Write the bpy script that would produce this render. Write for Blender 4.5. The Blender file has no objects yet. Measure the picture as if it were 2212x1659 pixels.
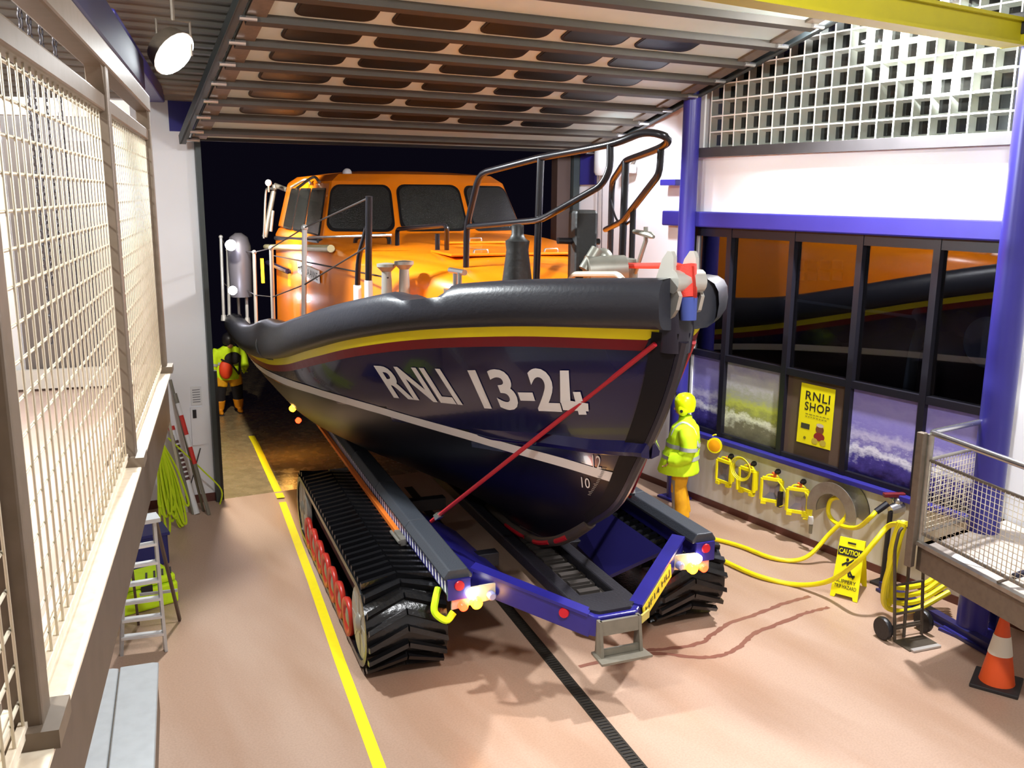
import bpy, bmesh, math, random
import numpy as np
from mathutils import Vector, Matrix
from mathutils.bvhtree import BVHTree
random.seed(7)
scene = bpy.context.scene
COL = scene.collection

# ------------------------------------------------------------------ camera
F_PX, PITCH, ROLL, YAW, CAM_H = 1980.0, math.radians(11.7), math.radians(0.45), math.radians(32.3), 4.6
_f0 = np.array([math.sin(YAW), math.cos(YAW), 0]); _r0 = np.array([math.cos(YAW), -math.sin(YAW), 0]); _u0 = np.array([0, 0, 1.0])
FW = _f0 * math.cos(PITCH) - _u0 * math.sin(PITCH)
_u1 = _f0 * math.sin(PITCH) + _u0 * math.cos(PITCH)
RT = _r0 * math.cos(ROLL) + _u1 * math.sin(ROLL)
UP = _u1 * math.cos(ROLL) - _r0 * math.sin(ROLL)
CAM = np.array([0, 0, CAM_H])
cd = bpy.data.cameras.new('camera'); co = bpy.data.objects.new('camera', cd); COL.objects.link(co)
cd.sensor_fit = 'HORIZONTAL'; cd.sensor_width = 36.0; cd.lens = 36.0 * F_PX / 2212.0
cd.clip_start = 0.05; cd.clip_end = 300
co.matrix_world = Matrix(((RT[0], UP[0], -FW[0], 0), (RT[1], UP[1], -FW[1], 0), (RT[2], UP[2], -FW[2], CAM_H), (0, 0, 0, 1)))
scene.camera = co

def ray(x, y): return FW * F_PX + RT * (x - 1106) - UP * (y - 829.5)
def pz(x, y, z=0.0): d = ray(x, y); return CAM + d * (z - CAM_H) / d[2]
def px_(x, y, X): d = ray(x, y); return CAM + d * X / d[0]
def py_(x, y, Y): d = ray(x, y); return CAM + d * Y / d[1]
def pl(x, y, p, n):
    d = ray(x, y); n = np.array(n, float); return CAM + d * (np.dot(np.array(p) - CAM, n) / np.dot(d, n))

# ------------------------------------------------------------------ world, exposure, large lights
w = bpy.data.worlds.new('night'); scene.world = w; w.use_nodes = True
w.node_tree.nodes['Background'].inputs[0].default_value = (0.0022, 0.0018, 0.0042, 1)
w.node_tree.nodes['Background'].inputs[1].default_value = 1.0
scene.view_settings.view_transform = 'Standard'; scene.view_settings.look = 'None'
scene.view_settings.exposure = 0.35; scene.view_settings.gamma = 1.0; scene.view_settings.use_curve_mapping = False

def lamp_light(name, kind, loc, energy, color=(1, 1, 1), target=None, size=0.3, spot=None, blend=0.5):
    ld = bpy.data.lights.new(name, kind); ld.energy = energy; ld.color = color
    if kind == 'AREA': ld.size = size
    else: ld.shadow_soft_size = size
    if spot: ld.spot_size = math.radians(spot); ld.spot_blend = blend
    lo = bpy.data.objects.new(name, ld); COL.objects.link(lo); lo.location = loc
    if target is not None:
        lo.rotation_euler = (Vector(target) - Vector(loc)).to_track_quat('-Z', 'Y').to_euler()
    return lo
# ceiling floodlights of the boathouse, plus one added fill spot
lamp_light('fill_spot_mid', 'SPOT', (2.5, 9.6, 6.0), 90, (0.98, 0.99, 1.0), (3.4, 12.4, 0), 0.2, 125, 0.6)  # added unseen fill spot, brightens floor and slip near the door
lamp_light('ceiling_light_near', 'AREA', (3.4, 1.6, 7.4), 330, (0.97, 0.98, 1.0), (5.2, 4.0, 0), 0.6)
lamp_light('ceiling_light_right', 'SPOT', (8.75, 6.35, 6.48), 1700, (0.97, 0.97, 1.0), (7.2, 5.2, 0), 0.12, 158, 0.3)
lamp_light('ceiling_light_left', 'AREA', (-2.0, 4.6, 6.9), 400, (0.96, 1.0, 1.0), (-0.8, 6.0, 3.0), 0.6)

# ------------------------------------------------------------------ materials
def lin(c): return tuple(((v / 255) / 12.92 if v / 255 <= 0.04045 else ((v / 255 + 0.055) / 1.055) ** 2.4) for v in c)
MATS = {}
def M(name, rgb=(200, 200, 200), rough=0.5, metal=0.0, bump=0.0, bscale=40.0, var=0.0, vscale=6.0, dark=None, coat=0.0,
      emis=None, estr=0.0, stretch=(1, 1, 1), rvar=0.0, spec=0.5):
    if name in MATS: return MATS[name]
    m = bpy.data.materials.new(name); m.use_nodes = True; nt = m.node_tree; b = nt.nodes['Principled BSDF']
    c = lin(rgb) + (1,)
    b.inputs['Base Color'].default_value = c; b.inputs['Roughness'].default_value = rough; b.inputs['Metallic'].default_value = metal
    b.inputs['Specular IOR Level'].default_value = spec
    if coat: b.inputs['Coat Weight'].default_value = coat; b.inputs['Coat Roughness'].default_value = 0.05
    if emis is not None:
        b.inputs['Emission Color'].default_value = lin(emis) + (1,); b.inputs['Emission Strength'].default_value = estr
    if var or bump or rvar:
        tc = nt.nodes.new('ShaderNodeTexCoord'); mp = nt.nodes.new('ShaderNodeMapping'); mp.inputs['Scale'].default_value = stretch
        nt.links.new(tc.outputs['Object'], mp.inputs['Vector'])
        n1 = nt.nodes.new('ShaderNodeTexNoise'); n1.inputs['Scale'].default_value = vscale; n1.inputs['Detail'].default_value = 6
        nt.links.new(mp.outputs[0], n1.inputs['Vector'])
        if var:
            r = nt.nodes.new('ShaderNodeValToRGB'); dk = lin(dark) if dark else tuple(v * 0.45 for v in c[:3])
            r.color_ramp.elements[0].position = 0.5 - 0.22; r.color_ramp.elements[1].position = 0.5 + 0.1
            r.color_ramp.elements[0].color = tuple(c[i] * (1 - var) + dk[i] * var for i in range(3)) + (1,)
            r.color_ramp.elements[1].color = c
            nt.links.new(n1.outputs['Fac'], r.inputs[0]); nt.links.new(r.outputs[0], b.inputs['Base Color'])
        if rvar:
            mr = nt.nodes.new('ShaderNodeMapRange'); mr.inputs[1].default_value = 0.3; mr.inputs[2].default_value = 0.7
            mr.inputs[3].default_value = max(0.03, rough - rvar); mr.inputs[4].default_value = min(1, rough + rvar)
            nt.links.new(n1.outputs['Fac'], mr.inputs[0]); nt.links.new(mr.outputs[0], b.inputs['Roughness'])
        if bump:
            n2 = nt.nodes.new('ShaderNodeTexNoise'); n2.inputs['Scale'].default_value = bscale; n2.inputs['Detail'].default_value = 4
            nt.links.new(mp.outputs[0], n2.inputs['Vector'])
            bp = nt.nodes.new('ShaderNodeBump'); bp.inputs['Strength'].default_value = bump; bp.inputs['Distance'].default_value = 0.02
            nt.links.new(n2.outputs['Fac'], bp.inputs['Height']); nt.links.new(bp.outputs[0], b.inputs['Normal'])
    MATS[name] = m; return m
def glass(name, tint=(200, 215, 215), fac=0.75, rough=0.03):
    if name in MATS: return MATS[name]
    m = bpy.data.materials.new(name); m.use_nodes = True; nt = m.node_tree; nt.nodes.clear()
    o = nt.nodes.new('ShaderNodeOutputMaterial'); mx = nt.nodes.new('ShaderNodeMixShader'); t = nt.nodes.new('ShaderNodeBsdfTransparent')
    g = nt.nodes.new('ShaderNodeBsdfGlossy'); g.inputs['Roughness'].default_value = rough; fr = nt.nodes.new('ShaderNodeFresnel'); fr.inputs[0].default_value = 1.5
    mr = nt.nodes.new('ShaderNodeMath'); mr.operation = 'MULTIPLY_ADD'; mr.inputs[1].default_value = 1.0; mr.inputs[2].default_value = 1 - fac - 0.04; mr.use_clamp = True
    t.inputs[0].default_value = lin(tint) + (1,)
    nt.links.new(fr.outputs[0], mr.inputs[0]); nt.links.new(mr.outputs[0], mx.inputs[0])
    nt.links.new(t.outputs[0], mx.inputs[1]); nt.links.new(g.outputs[0], mx.inputs[2]); nt.links.new(mx.outputs[0], o.inputs[0])
    MATS[name] = m; return m

# ------------------------------------------------------------------ mesh helpers
def V(p): return Vector((float(p[0]), float(p[1]), float(p[2])))
def xyz(*a): return np.array(a, float)
class MB:
    def __init__(s): s.v = []; s.f = []
    def add(s, vs, fs):
        o = len(s.v); s.v += [V(p) for p in vs]; s.f += [tuple(i + o for i in f) for f in fs]; return s
    def box(s, c, d, R=None):
        c = V(c); hx, hy, hz = d[0] / 2, d[1] / 2, d[2] / 2
        if isinstance(R, (int, float)): R = Matrix.Rotation(R, 3, 'Z')
        vs = []
        for k in range(8):
            p = Vector((hx if k & 1 else -hx, hy if k & 2 else -hy, hz if k & 4 else -hz))
            vs.append((R @ p if R else p) + c)
        return s.add(vs, [(0, 2, 3, 1), (4, 5, 7, 6), (0, 1, 5, 4), (2, 6, 7, 3), (0, 4, 6, 2), (1, 3, 7, 5)])
    def beam(s, p0, p1, w, h, up=(0, 0, 1)):
        p0, p1 = V(p0), V(p1); d = (p1 - p0); L = d.length; d.normalize(); up = V(up)
        x = d.cross(up)
        if x.length < 1e-4: x = d.cross(Vector((1, 0, 0)))
        x.normalize(); z = x.cross(d)
        R = Matrix((x, d, z)).transposed()
        return s.box((p0 + p1) / 2, (w, L, h), R)
    def prism(s, poly, vec):
        poly = [V(p) for p in poly]; vec = V(vec); n = len(poly)
        vs = poly + [p + vec for p in poly]
        return s.add(vs, [tuple(range(n))[::-1], tuple(range(n, 2 * n))] + [(i, (i + 1) % n, n + (i + 1) % n, n + i) for i in range(n)])
    def tube(s, pts, r, seg=8, closed=False, cap=True):
        pts = [V(p) for p in pts]; n = len(pts); rr = r if isinstance(r, (list, tuple)) else [r] * n
        T = []
        for i in range(n):
            if closed: t = pts[(i + 1) % n] - pts[i - 1]
            else: t = pts[min(i + 1, n - 1)] - pts[max(i - 1, 0)]
            T.append(t.normalized())
        a = Vector((0, 0, 1)) if abs(T[0].z) < 0.9 else Vector((1, 0, 0))
        x = T[0].cross(a).normalized(); vs = []
        for i in range(n):
            x = (x - T[i] * x.dot(T[i])).normalized(); y = T[i].cross(x)
            for k in range(seg):
                an = 2 * math.pi * k / seg; vs.append(pts[i] + (x * math.cos(an) + y * math.sin(an)) * rr[i])
        fs = []
        for i in range(n if closed else n - 1):
            j = (i + 1) % n
            for k in range(seg): fs.append((i * seg + k, i * seg + (k + 1) % seg, j * seg + (k + 1) % seg, j * seg + k))
        if cap and not closed: fs += [tuple(range(seg))[::-1], tuple((n - 1) * seg + k for k in range(seg))]
        return s.add(vs, fs)
    def lathe(s, prof, o=(0, 0, 0), axis=(0, 0, 1), seg=20, cap=True):
        o, ax = V(o), V(axis).normalized(); a = Vector((1, 0, 0)) if abs(ax.x) < 0.9 else Vector((0, 1, 0))
        x = (a - ax * a.dot(ax)).normalized(); y = ax.cross(x); vs = []; n = len(prof)
        for r, z in prof:
            for k in range(seg): an = 2 * math.pi * k / seg; vs.append(o + ax * z + (x * math.cos(an) + y * math.sin(an)) * r)
        fs = [(i * seg + k, i * seg + (k + 1) % seg, (i + 1) * seg + (k + 1) % seg, (i + 1) * seg + k) for i in range(n - 1) for k in range(seg)]
        if cap: fs += [tuple(range(seg))[::-1], tuple((n - 1) * seg + k for k in range(seg))]
        return s.add(vs, fs)
    def grid(s, rows, closed=False, cap=False):
        m = len(rows[0]); vs = [p for r in rows for p in r]; fs = []
        for i in range(len(rows) - 1):
            for k in range(m if closed else m - 1):
                fs.append((i * m + k, i * m + (k + 1) % m, (i + 1) * m + (k + 1) % m, (i + 1) * m + k))
        if cap: fs += [tuple(range(m))[::-1], tuple((len(rows) - 1) * m + k for k in range(m))]
        return s.add(vs, fs)
    def ball(s, c, r, seg=14, rings=9, R=None):
        if isinstance(r, (int, float)): r = (r, r, r)
        c = V(c); rows = []
        for i in range(rings + 1):
            th = math.pi * (0.02 + 0.96 * i / rings)
            row = []
            for k in range(seg):
                p = Vector((r[0] * math.sin(th) * math.cos(2 * math.pi * k / seg), r[1] * math.sin(th) * math.sin(2 * math.pi * k / seg), -r[2] * math.cos(th)))
                row.append((R @ p if R else p) + c)
            rows.append(row)
        return s.grid(rows, True, True)
    def mesh(s, name, mat, xf=None, smooth=None):
        me = bpy.data.meshes.new(name)
        vs = [xf @ p for p in s.v] if xf else s.v
        me.from_pydata([tuple(p) for p in vs], [], s.f); me.update()
        if mat: me.materials.append(mat)
        if smooth:
            me.polygons.foreach_set('use_smooth', [True] * len(me.polygons))
        return me
def shade(o, ang=40):
    me = o.data; me.polygons.foreach_set('use_smooth', [True] * len(me.polygons))
    try: me.set_sharp_from_angle(angle=math.radians(ang))
    except Exception: pass
def bevel(o, w, seg=2):
    b = o.modifiers.new('bevel', 'BEVEL'); b.width = w; b.segments = seg; b.limit_method = 'ANGLE'; b.angle_limit = math.radians(40)
    return o
def thing(name, label, cat, base=(0, 0, 0), rz=0.0, group=None, kind=None):
    o = bpy.data.objects.new(name, None); COL.objects.link(o); o.location = V(base); o.rotation_euler = (0, 0, rz); o.empty_display_size = 0.1
    o['label'] = label; o['category'] = cat
    if group: o['group'] = group
    if kind: o['kind'] = kind
    o['_m'] = 0
    del o['_m']
    return o
def inv(o):
    m = Matrix.LocRotScale(o.location, o.rotation_euler, None)
    if o.parent: m = inv(o.parent).inverted() @ m
    return m.inverted()
def part(name, mb, mat, parent, local=False, smooth=40, bev=0, label=None):
    """mesh object under parent; mb is in world space unless local"""
    me = mb.mesh(name, mat, None if local else inv(parent))
    o = bpy.data.objects.new(name, me); COL.objects.link(o); o.parent = parent
    if smooth: shade(o, smooth)
    if bev: bevel(o, bev)
    if label: o['label'] = label
    return o
def single(name, mb, mat, label, cat, group=None, base=None, smooth=40, bev=0, kind=None):
    xf = None
    if base is None:
        lo = [min(p[i] for p in mb.v) for i in range(3)]; hi = [max(p[i] for p in mb.v) for i in range(3)]
        base = ((lo[0] + hi[0]) / 2, (lo[1] + hi[1]) / 2, lo[2])
    me = mb.mesh(name, mat, Matrix.Translation(-V(base)))
    o = bpy.data.objects.new(name, me); COL.objects.link(o); o.location = V(base)
    if smooth: shade(o, smooth)
    if bev: bevel(o, bev)
    if label: o['label'] = label
    if cat: o['category'] = cat
    if group: o['group'] = group
    if kind: o['kind'] = kind
    return o
def struct(name, mb, mat, label, smooth=0, bev=0):
    me = mb.mesh(name, mat); o = bpy.data.objects.new(name, me); COL.objects.link(o); o['kind'] = 'structure'; o['label'] = label
    if smooth: shade(o, smooth)
    if bev: bevel(o, bev)
    return o
def inst(name, me, parent, mat4):
    o = bpy.data.objects.new(name, me); COL.objects.link(o); o.parent = parent; o.matrix_local = mat4; return o
def rod(name, me, parent, p0, p1):
    """unit rod mesh (along z, length 1) stretched from p0 to p1 in the parent's space"""
    p0, p1 = V(p0), V(p1); d = p1 - p0
    q = d.to_track_quat('Z', 'Y')
    return inst(name, me, parent, Matrix.LocRotScale((p0 + p1) / 2, q, (1, 1, d.length)))
def rod_mesh(name, r, mat, seg=6):
    return MB().lathe([(r, -0.5), (r, 0.5)], seg=seg).mesh(name, mat, smooth=True)
def crom(pts, n=8, closed=False):
    P = [np.array(p, float) for p in pts]; out = []; N = len(P)
    for i in range(N if closed else N - 1):
        p0 = P[(i - 1) % N] if closed or i > 0 else 2 * P[0] - P[1]; p1 = P[i]; p2 = P[(i + 1) % N]
        p3 = P[(i + 2) % N] if closed or i + 2 < N else 2 * P[-1] - P[-2]
        for k in range(n):
            t = k / n
            out.append(0.5 * ((2 * p1) + (-p0 + p2) * t + (2 * p0 - 5 * p1 + 4 * p2 - p3) * t * t + (-p0 + 3 * p1 - 3 * p2 + p3) * t ** 3))
    if not closed: out.append(P[-1])
    return out
def fillet(pts, r=0.08, n=5, closed=False):
    P = [np.array(p, float) for p in pts]; out = [] if closed else [P[0]]; N = len(P)
    for i in range(N if closed else N - 2):
        a, b, c = (P[i - 1], P[i], P[(i + 1) % N]) if closed else (P[i], P[i + 1], P[i + 2])
        d1 = a - b; d2 = c - b; l1, l2 = np.linalg.norm(d1), np.linalg.norm(d2); k = min(r, l1 * 0.45, l2 * 0.45)
        q1 = b + d1 / l1 * k; q2 = b + d2 / l2 * k
        for t in np.linspace(0, 1, n): out.append(q1 * (1 - t) ** 2 + b * 2 * t * (1 - t) + q2 * t * t)
    if not closed: out.append(P[-1])
    return out
def text2d(txt, bold=0.0, shear=0.0, spacing=1.0):
    """flat letter mesh scaled to the unit square: (verts, faces, aspect)"""
    cu = bpy.data.curves.new('lettering', 'FONT'); cu.body = txt; cu.size = 1; cu.offset = bold; cu.shear = shear; cu.space_character = spacing; cu.resolution_u = 4
    cu.align_x = 'LEFT'
    ob = bpy.data.objects.new('lettering', cu); me = bpy.data.meshes.new_from_object(ob)
    vs = [tuple(v.co) for v in me.vertices]; fs = [tuple(p.vertices) for p in me.polygons]
    bpy.data.objects.remove(ob); bpy.data.meshes.remove(me); bpy.data.curves.remove(cu)
    x0, x1 = min(v[0] for v in vs), max(v[0] for v in vs); y0, y1 = min(v[1] for v in vs), max(v[1] for v in vs)
    return [((v[0] - x0) / (x1 - x0), (v[1] - y0) / (y1 - y0)) for v in vs], fs, (x1 - x0) / (y1 - y0)
def text_on(txt, o, ex, ey, bold=0.0, off=(0, 0, 0), spacing=1.0):
    """text filling the parallelogram o, o+ex, o+ey"""
    vs, fs, asp = text2d(txt, bold, 0, spacing); o, ex, ey, off = V(o), V(ex), V(ey), V(off)
    return MB().add([o + ex * a + ey * b + off for a, b in vs], fs)
# ------------------------------------------------------------------ shared materials
BLUE = M('blue_steel_paint', (50, 46, 132), 0.35, var=0.15, vscale=3)
WHITE = M('white_paint', (236, 236, 238), 0.6, var=0.06, vscale=2, dark=(205, 203, 198))
BLACK = M('black_frame', (22, 21, 30), 0.4)
GALV = M('galvanised_steel', (165, 160, 150), 0.42, 0.65, var=0.35, vscale=14, dark=(120, 112, 100), rvar=0.1)
DULL = M('dull_steel', (120, 108, 94), 0.5, 0.35, var=0.3, vscale=18)
CHROME = M('stainless_steel', (205, 205, 205), 0.22, 0.9)
HIVIS = M('hi_vis_yellow', (215, 255, 25), 0.75, var=0.12, vscale=16)
REFL = M('reflective_tape', (190, 195, 195), 0.45, 0.2)
YEL = M('yellow_plastic', (240, 225, 10), 0.45)
RUBBER = M('black_rubber', (24, 24, 27), 0.38, bump=0.15, bscale=60)

# floor: red-brown painted concrete with wet and worn patches
def floor_mat():
    m = bpy.data.materials.new('red_floor_paint'); m.use_nodes = True; nt = m.node_tree; b = nt.nodes['Principled BSDF']; L = nt.links.new
    tc = nt.nodes.new('ShaderNodeTexCoord'); mp = nt.nodes.new('ShaderNodeMapping'); mp.inputs['Rotation'].default_value = (0, 0, math.radians(11)); mp.inputs['Scale'].default_value = (1.5, 0.3, 1)
    L(tc.outputs['Object'], mp.inputs[0])
    n1 = nt.nodes.new('ShaderNodeTexNoise'); n1.inputs['Scale'].default_value = 1.2; n1.inputs['Detail'].default_value = 8; L(mp.outputs[0], n1.inputs['Vector'])
    n2 = nt.nodes.new('ShaderNodeTexNoise'); n2.inputs['Scale'].default_value = 55; n2.inputs['Detail'].default_value = 3; L(tc.outputs['Object'], n2.inputs['Vector'])
    r = nt.nodes.new('ShaderNodeValToRGB'); e = r.color_ramp.elements; e[0].position = 0.36; e[1].position = 0.62
    e[0].color = lin((176, 143, 120)) + (1,); e[1].color = lin((186, 156, 135)) + (1,)
    L(n1.outputs['Fac'], r.inputs[0])
    mx = nt.nodes.new('ShaderNodeMixRGB'); mx.blend_type = 'MULTIPLY'; mx.inputs[0].default_value = 0.25
    r2 = nt.nodes.new('ShaderNodeValToRGB'); r2.color_ramp.elements[0].position = 0.35; r2.color_ramp.elements[0].color = (0.6, 0.58, 0.55, 1); r2.color_ramp.elements[1].position = 0.6
    L(n2.outputs['Fac'], r2.inputs[0]); L(r.outputs[0], mx.inputs[1]); L(r2.outputs[0], mx.inputs[2]); L(mx.outputs[0], b.inputs['Base Color'])
    mr = nt.nodes.new('ShaderNodeMapRange'); mr.inputs[1].default_value = 0.35; mr.inputs[2].default_value = 0.65; mr.inputs[3].default_value = 0.32; mr.inputs[4].default_value = 0.55
    L(n1.outputs['Fac'], mr.inputs[0]); L(mr.outputs[0], b.inputs['Roughness'])
    bp = nt.nodes.new('ShaderNodeBump'); bp.inputs['Strength'].default_value = 0.08; bp.inputs['Distance'].default_value = 0.01; L(n2.outputs['Fac'], bp.inputs['Height']); L(bp.outputs[0], b.inputs['Normal'])
    return m
FLOOR = floor_mat()
DA = xyz(3.33, 13.65, 0); DB = xyz(9.62, 13.12, 0)          # line of the boat door
E1 = (DB - DA) / np.linalg.norm(DB - DA); DN = xyz(E1[1], -E1[0], 0)
def dwall(x, y, off=0.0): return pl(x, y, DA + DN * off, DN)
def along(t, off=0.0, z=0.0): return DA + E1 * t + DN * off + xyz(0, 0, z)
PX0 = -6.0
def dy(x): return DA[1] + (x - DA[0]) * E1[1] / E1[0]
fl = MB().prism([(PX0, -4, -0.2), (9.9, -4, -0.2), (9.9, dy(9.9), -0.2), (PX0, dy(PX0), -0.2)], (0, 0, 0.2))
struct('floor', fl, FLOOR, 'red-brown painted concrete boathouse floor')
WET = M('wet_concrete', (150, 130, 96), 0.24, bump=0.3, bscale=22, var=0.35, vscale=5, dark=(112, 98, 74), rvar=0.14, stretch=(1.2, 0.8, 1))
sl = MB(); SLP = 1.2 / 20.6
s0 = [(PX0, dy(PX0), -(dy(PX0) - 13.4) * SLP), (12, dy(12), -(dy(12) - 13.4) * SLP)]; s1 = [(PX0, 34, -1.2), (14, 34, -1.2)]
sl.add([s0[0], s0[1], (14, 34, -1.2), s1[0], (PX0, dy(PX0), -0.4), (12, dy(12), -0.4), (14, 34, -1.6), (PX0, 34, -1.6)],
       [(0, 1, 2, 3), (7, 6, 5, 4), (0, 4, 5, 1), (2, 6, 7, 3), (1, 5, 6, 2), (0, 3, 7, 4)])
struct('floor_slipway', sl, WET, 'wet concrete slipway outside the boat door')

# drain and painted line
SD = xyz(math.sin(math.radians(11.8)), math.cos(math.radians(11.8)), 0); SN = xyz(SD[1], -SD[0], 0)
d0 = pz(1380, 1659) - SD * 3; d1 = pz(1095, 1310) + SD * 4.6
DR = M('drain_iron', (52, 46, 38), 0.6, 0.4, var=0.4, vscale=30)
dr = thing('floor_drain', 'long dark slotted drain channel set in the red floor', 'drain', (float((d0 + d1)[0] / 2), float((d0 + d1)[1] / 2), 0))
m = MB(); 
for sd in (-1, 1): m.beam(d0 + SN * 0.055 * sd + xyz(0, 0, 0.002), d1 + SN * 0.055 * sd + xyz(0, 0, 0.002), 0.018, 0.008)
part('drain_frame', m, DR, dr, smooth=0)
part('channel', MB().beam(d0 + xyz(0, 0, 0.0005), d1 + xyz(0, 0, 0.0005), 0.11, 0.003), M('drain_dark', (18, 15, 13), 0.7), dr, smooth=0)
bar = MB().box((0, 0, 0), (0.1, 0.022, 0.008)).mesh('grate_bar', DR)
LD = float(np.linalg.norm(d1 - d0)); q = Matrix.Rotation(-math.radians(11.8), 4, 'Z')
for k in range(220):
    p = d0 + SD * (k + 0.5) * 0.045
    if (k + 0.5) * 0.045 > LD: break
    inst('grate_bar', bar, dr, inv(dr) @ Matrix.Translation(V(p + xyz(0, 0, 0.004))) @ q)
LINE = M('yellow_line_paint', (250, 232, 20), 0.5, var=0.12, vscale=12, dark=(205, 180, 30))
yl = [(820, 1659), (735, 1430), (672, 1250), (610, 1085)]
def strip(pts, wd, z, mb):
    P = [np.array(p) for p in pts]; rows = []
    for i in range(len(P)):
        t = P[min(i + 1, len(P) - 1)] - P[max(i - 1, 0)]; t = t / np.linalg.norm(t); n = xyz(t[1], -t[0], 0)
        rows.append([P[i] - n * wd / 2 + xyz(0, 0, z), P[i] + n * wd / 2 + xyz(0, 0, z)])
    return mb.grid(rows)
pts = [pz(*p) for p in yl]; pts = [2 * pts[0] - pts[1]] + pts
single('floor_line', strip(pts, 0.105, 0.003, MB()), LINE, 'yellow painted walkway line running up the red floor', 'floor marking', smooth=0)
def slipz(x, y): return pl(x, y, (6, 13.4, 0), (0, 1.2 / 20.6, 1.0))
single('slip_line', strip([slipz(607, 1076), slipz(578, 1015), slipz(553, 960), slipz(543, 942)], 0.12, 0.006, MB()), LINE, 'yellow painted line on the wet slipway outside the door', 'floor marking', smooth=0)
# drip trails
TR = M('wet_trail', (136, 92, 78), 0.2)
random.seed(3)
def trail(px, wd, label):
    P = [pz(*p) for p in px]; P = crom(P, 8); P = [p + xyz(random.uniform(-.008, .008), random.uniform(-.008, .008), 0) for p in P]
    rows = []
    for i in range(len(P)):
        t = P[min(i + 1, len(P) - 1)] - P[max(i - 1, 0)]; t = t / np.linalg.norm(t); n = xyz(t[1], -t[0], 0); ww = wd * random.uniform(.9, 1.4)
        rows.append([P[i] - n * ww / 2 + xyz(0, 0, 0.002), P[i] + n * ww / 2 + xyz(0, 0, 0.002)])
    single('water_trail', MB().grid(rows), TR, label, 'water trail', smooth=0)
trail([(1750, 1288), (1690, 1305), (1640, 1325), (1580, 1345), (1540, 1370), (1510, 1390), (1440, 1402), (1385, 1405)], 0.05, 'thin wet drip trail from the caution sign to the carriage nose')
trail([(1790, 1312), (1740, 1325), (1690, 1345), (1630, 1368), (1600, 1395), (1560, 1415), (1500, 1420), (1400, 1412), (1250, 1440)], 0.05, 'wet drip trail curving nearest the hand truck')

# ------------------------------------------------------------------ right wall
XW = 9.62
def streak_mat():
    return M('stained_white_wall', (232, 230, 222), 0.55, var=0.55, vscale=3.0, dark=(190, 180, 140), stretch=(1, 2.2, 0.16))
ROOF_S = 0.2575
def ztrk(y): return 5.51 + ROOF_S * (12.32 - y)
def zroof(y): return ztrk(y) + 0.66
struct('wall_right_lower', MB().prism([(XW, -4, 0), (XW, -4, 1.06), (XW, 10.1, 1.06), (XW, 10.1, 0)], (0.25, 0, 0)), streak_mat(), 'stained white wall under the shop window')
struct('wall_right_upper', MB().prism([(XW, 5.2, 4.36), (XW, 5.2, 5.14), (XW, 10.1, 5.14), (XW, 10.1, 4.36)], (0.25, 0, 0)), WHITE, 'white wall band above the shop window')
struct('wall_right_near', MB().prism([(XW, -4, 1.06), (XW, -4, zroof(-4)), (XW, 3.9, zroof(3.9)), (XW, 3.9, 1.06)], (0.25, 0, 0)), WHITE, 'white side wall beyond the near blue column')
struct('wall_right_tile', MB().prism([(XW, 3.9, 1.06), (XW, 3.9, 5.14), (XW, 5.2, 5.14), (XW, 5.2, 1.06)], (0.25, 0, 0)), WHITE, 'white wall strip behind the near blue column')
struct('wall_right_far', MB().prism([(XW, 10.1, 0), (XW, 10.1, zroof(10.1)), (XW, 13.3, zroof(13.3)), (XW, 13.3, 0)], (0.25, 0, 0)), WHITE, 'bright white wall between the blue column and the boat door')
struct('baseboard_right', MB().prism([(XW - 0.012, -4, 0), (XW - 0.012, -4, 0.1), (XW - 0.012, 13.1, 0.1), (XW - 0.012, 13.1, 0)], (0.02, 0, 0)), M('skirting_brown', (92, 48, 38), 0.4), 'dark red-brown painted skirting along the right wall')
struct('trim_1', MB().box((XW - 0.05, (5.2 + 10.2) / 2, 1.08), (0.16, 5.0, 0.07)), BLUE, 'blue window sill below the shop window', bev=0.01)
struct('trim_2', MB().box((XW - 0.06, 7.95, 4.265), (0.2, 5.6, 0.22)), BLUE, 'blue steel beam above the shop window', bev=0.02)
struct('trim_3', MB().box((XW - 0.04, 7.0, 5.205), (0.16, 6.2, 0.13)), M('dark_sill', (72, 70, 72), 0.35, var=0.3, vscale=3), 'dark grey sill below the glass blocks')
struct('trim_4', MB().box((XW - 0.12, 10.62, 4.79), (0.14, 0.34, 0.09)), BLUE, 'short blue steel bracket on the far blue column', bev=0.01)
# sloping blue eaves beam above the glass blocks
m = MB().beam((XW - 0.1, 12.6, ztrk(12.6) + 0.14), (XW - 0.1, -2, ztrk(-2) + 0.14), 0.18, 0.2)
struct('trim_5', m, BLUE, 'sloping blue steel beam along the eaves')
# glass blocks
w2 = thing('window_2', 'wall of clear square glass blocks in white joints under the roof', 'glass block wall', (XW, 7.4, 5.27)); w2['kind'] = 'structure'
BS = M('block_side', (246, 246, 240), 0.4); BB = M('block_back', (26, 25, 24), 0.12); BG = glass('block_glass', (240, 245, 242), 0.93, 0.05)
PY, PZ, BD = 0.23, 0.216, 0.1
def block_mesh():
    a, b = PY / 2 - 0.008, PZ / 2 - 0.008
    c = [(-a, -b), (a, -b), (a, b), (-a, b)]
    fr = [(0.004, y, z) for y, z in c]; ins = [(0.006, y * .97, z * .97) for y, z in c]; bk = [(BD, y * .72, z * .72) for y, z in c]
    me = bpy.data.meshes.new('glass_block')
    me.from_pydata(fr + ins + bk, [], [(3, 2, 1, 0)] + [(4 + i, 4 + (i + 1) % 4, 8 + (i + 1) % 4, 8 + i) for i in range(4)] + [(8, 9, 10, 11)])
    for mt in (BG, BS, BB): me.materials.append(mt)
    for i, p in enumerate(me.polygons): p.material_index = 0 if i == 0 else (2 if i == 5 else 1)
    return me
bm_ = block_mesh(); nb = 0; jm = MB(); top_at = {}
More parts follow.
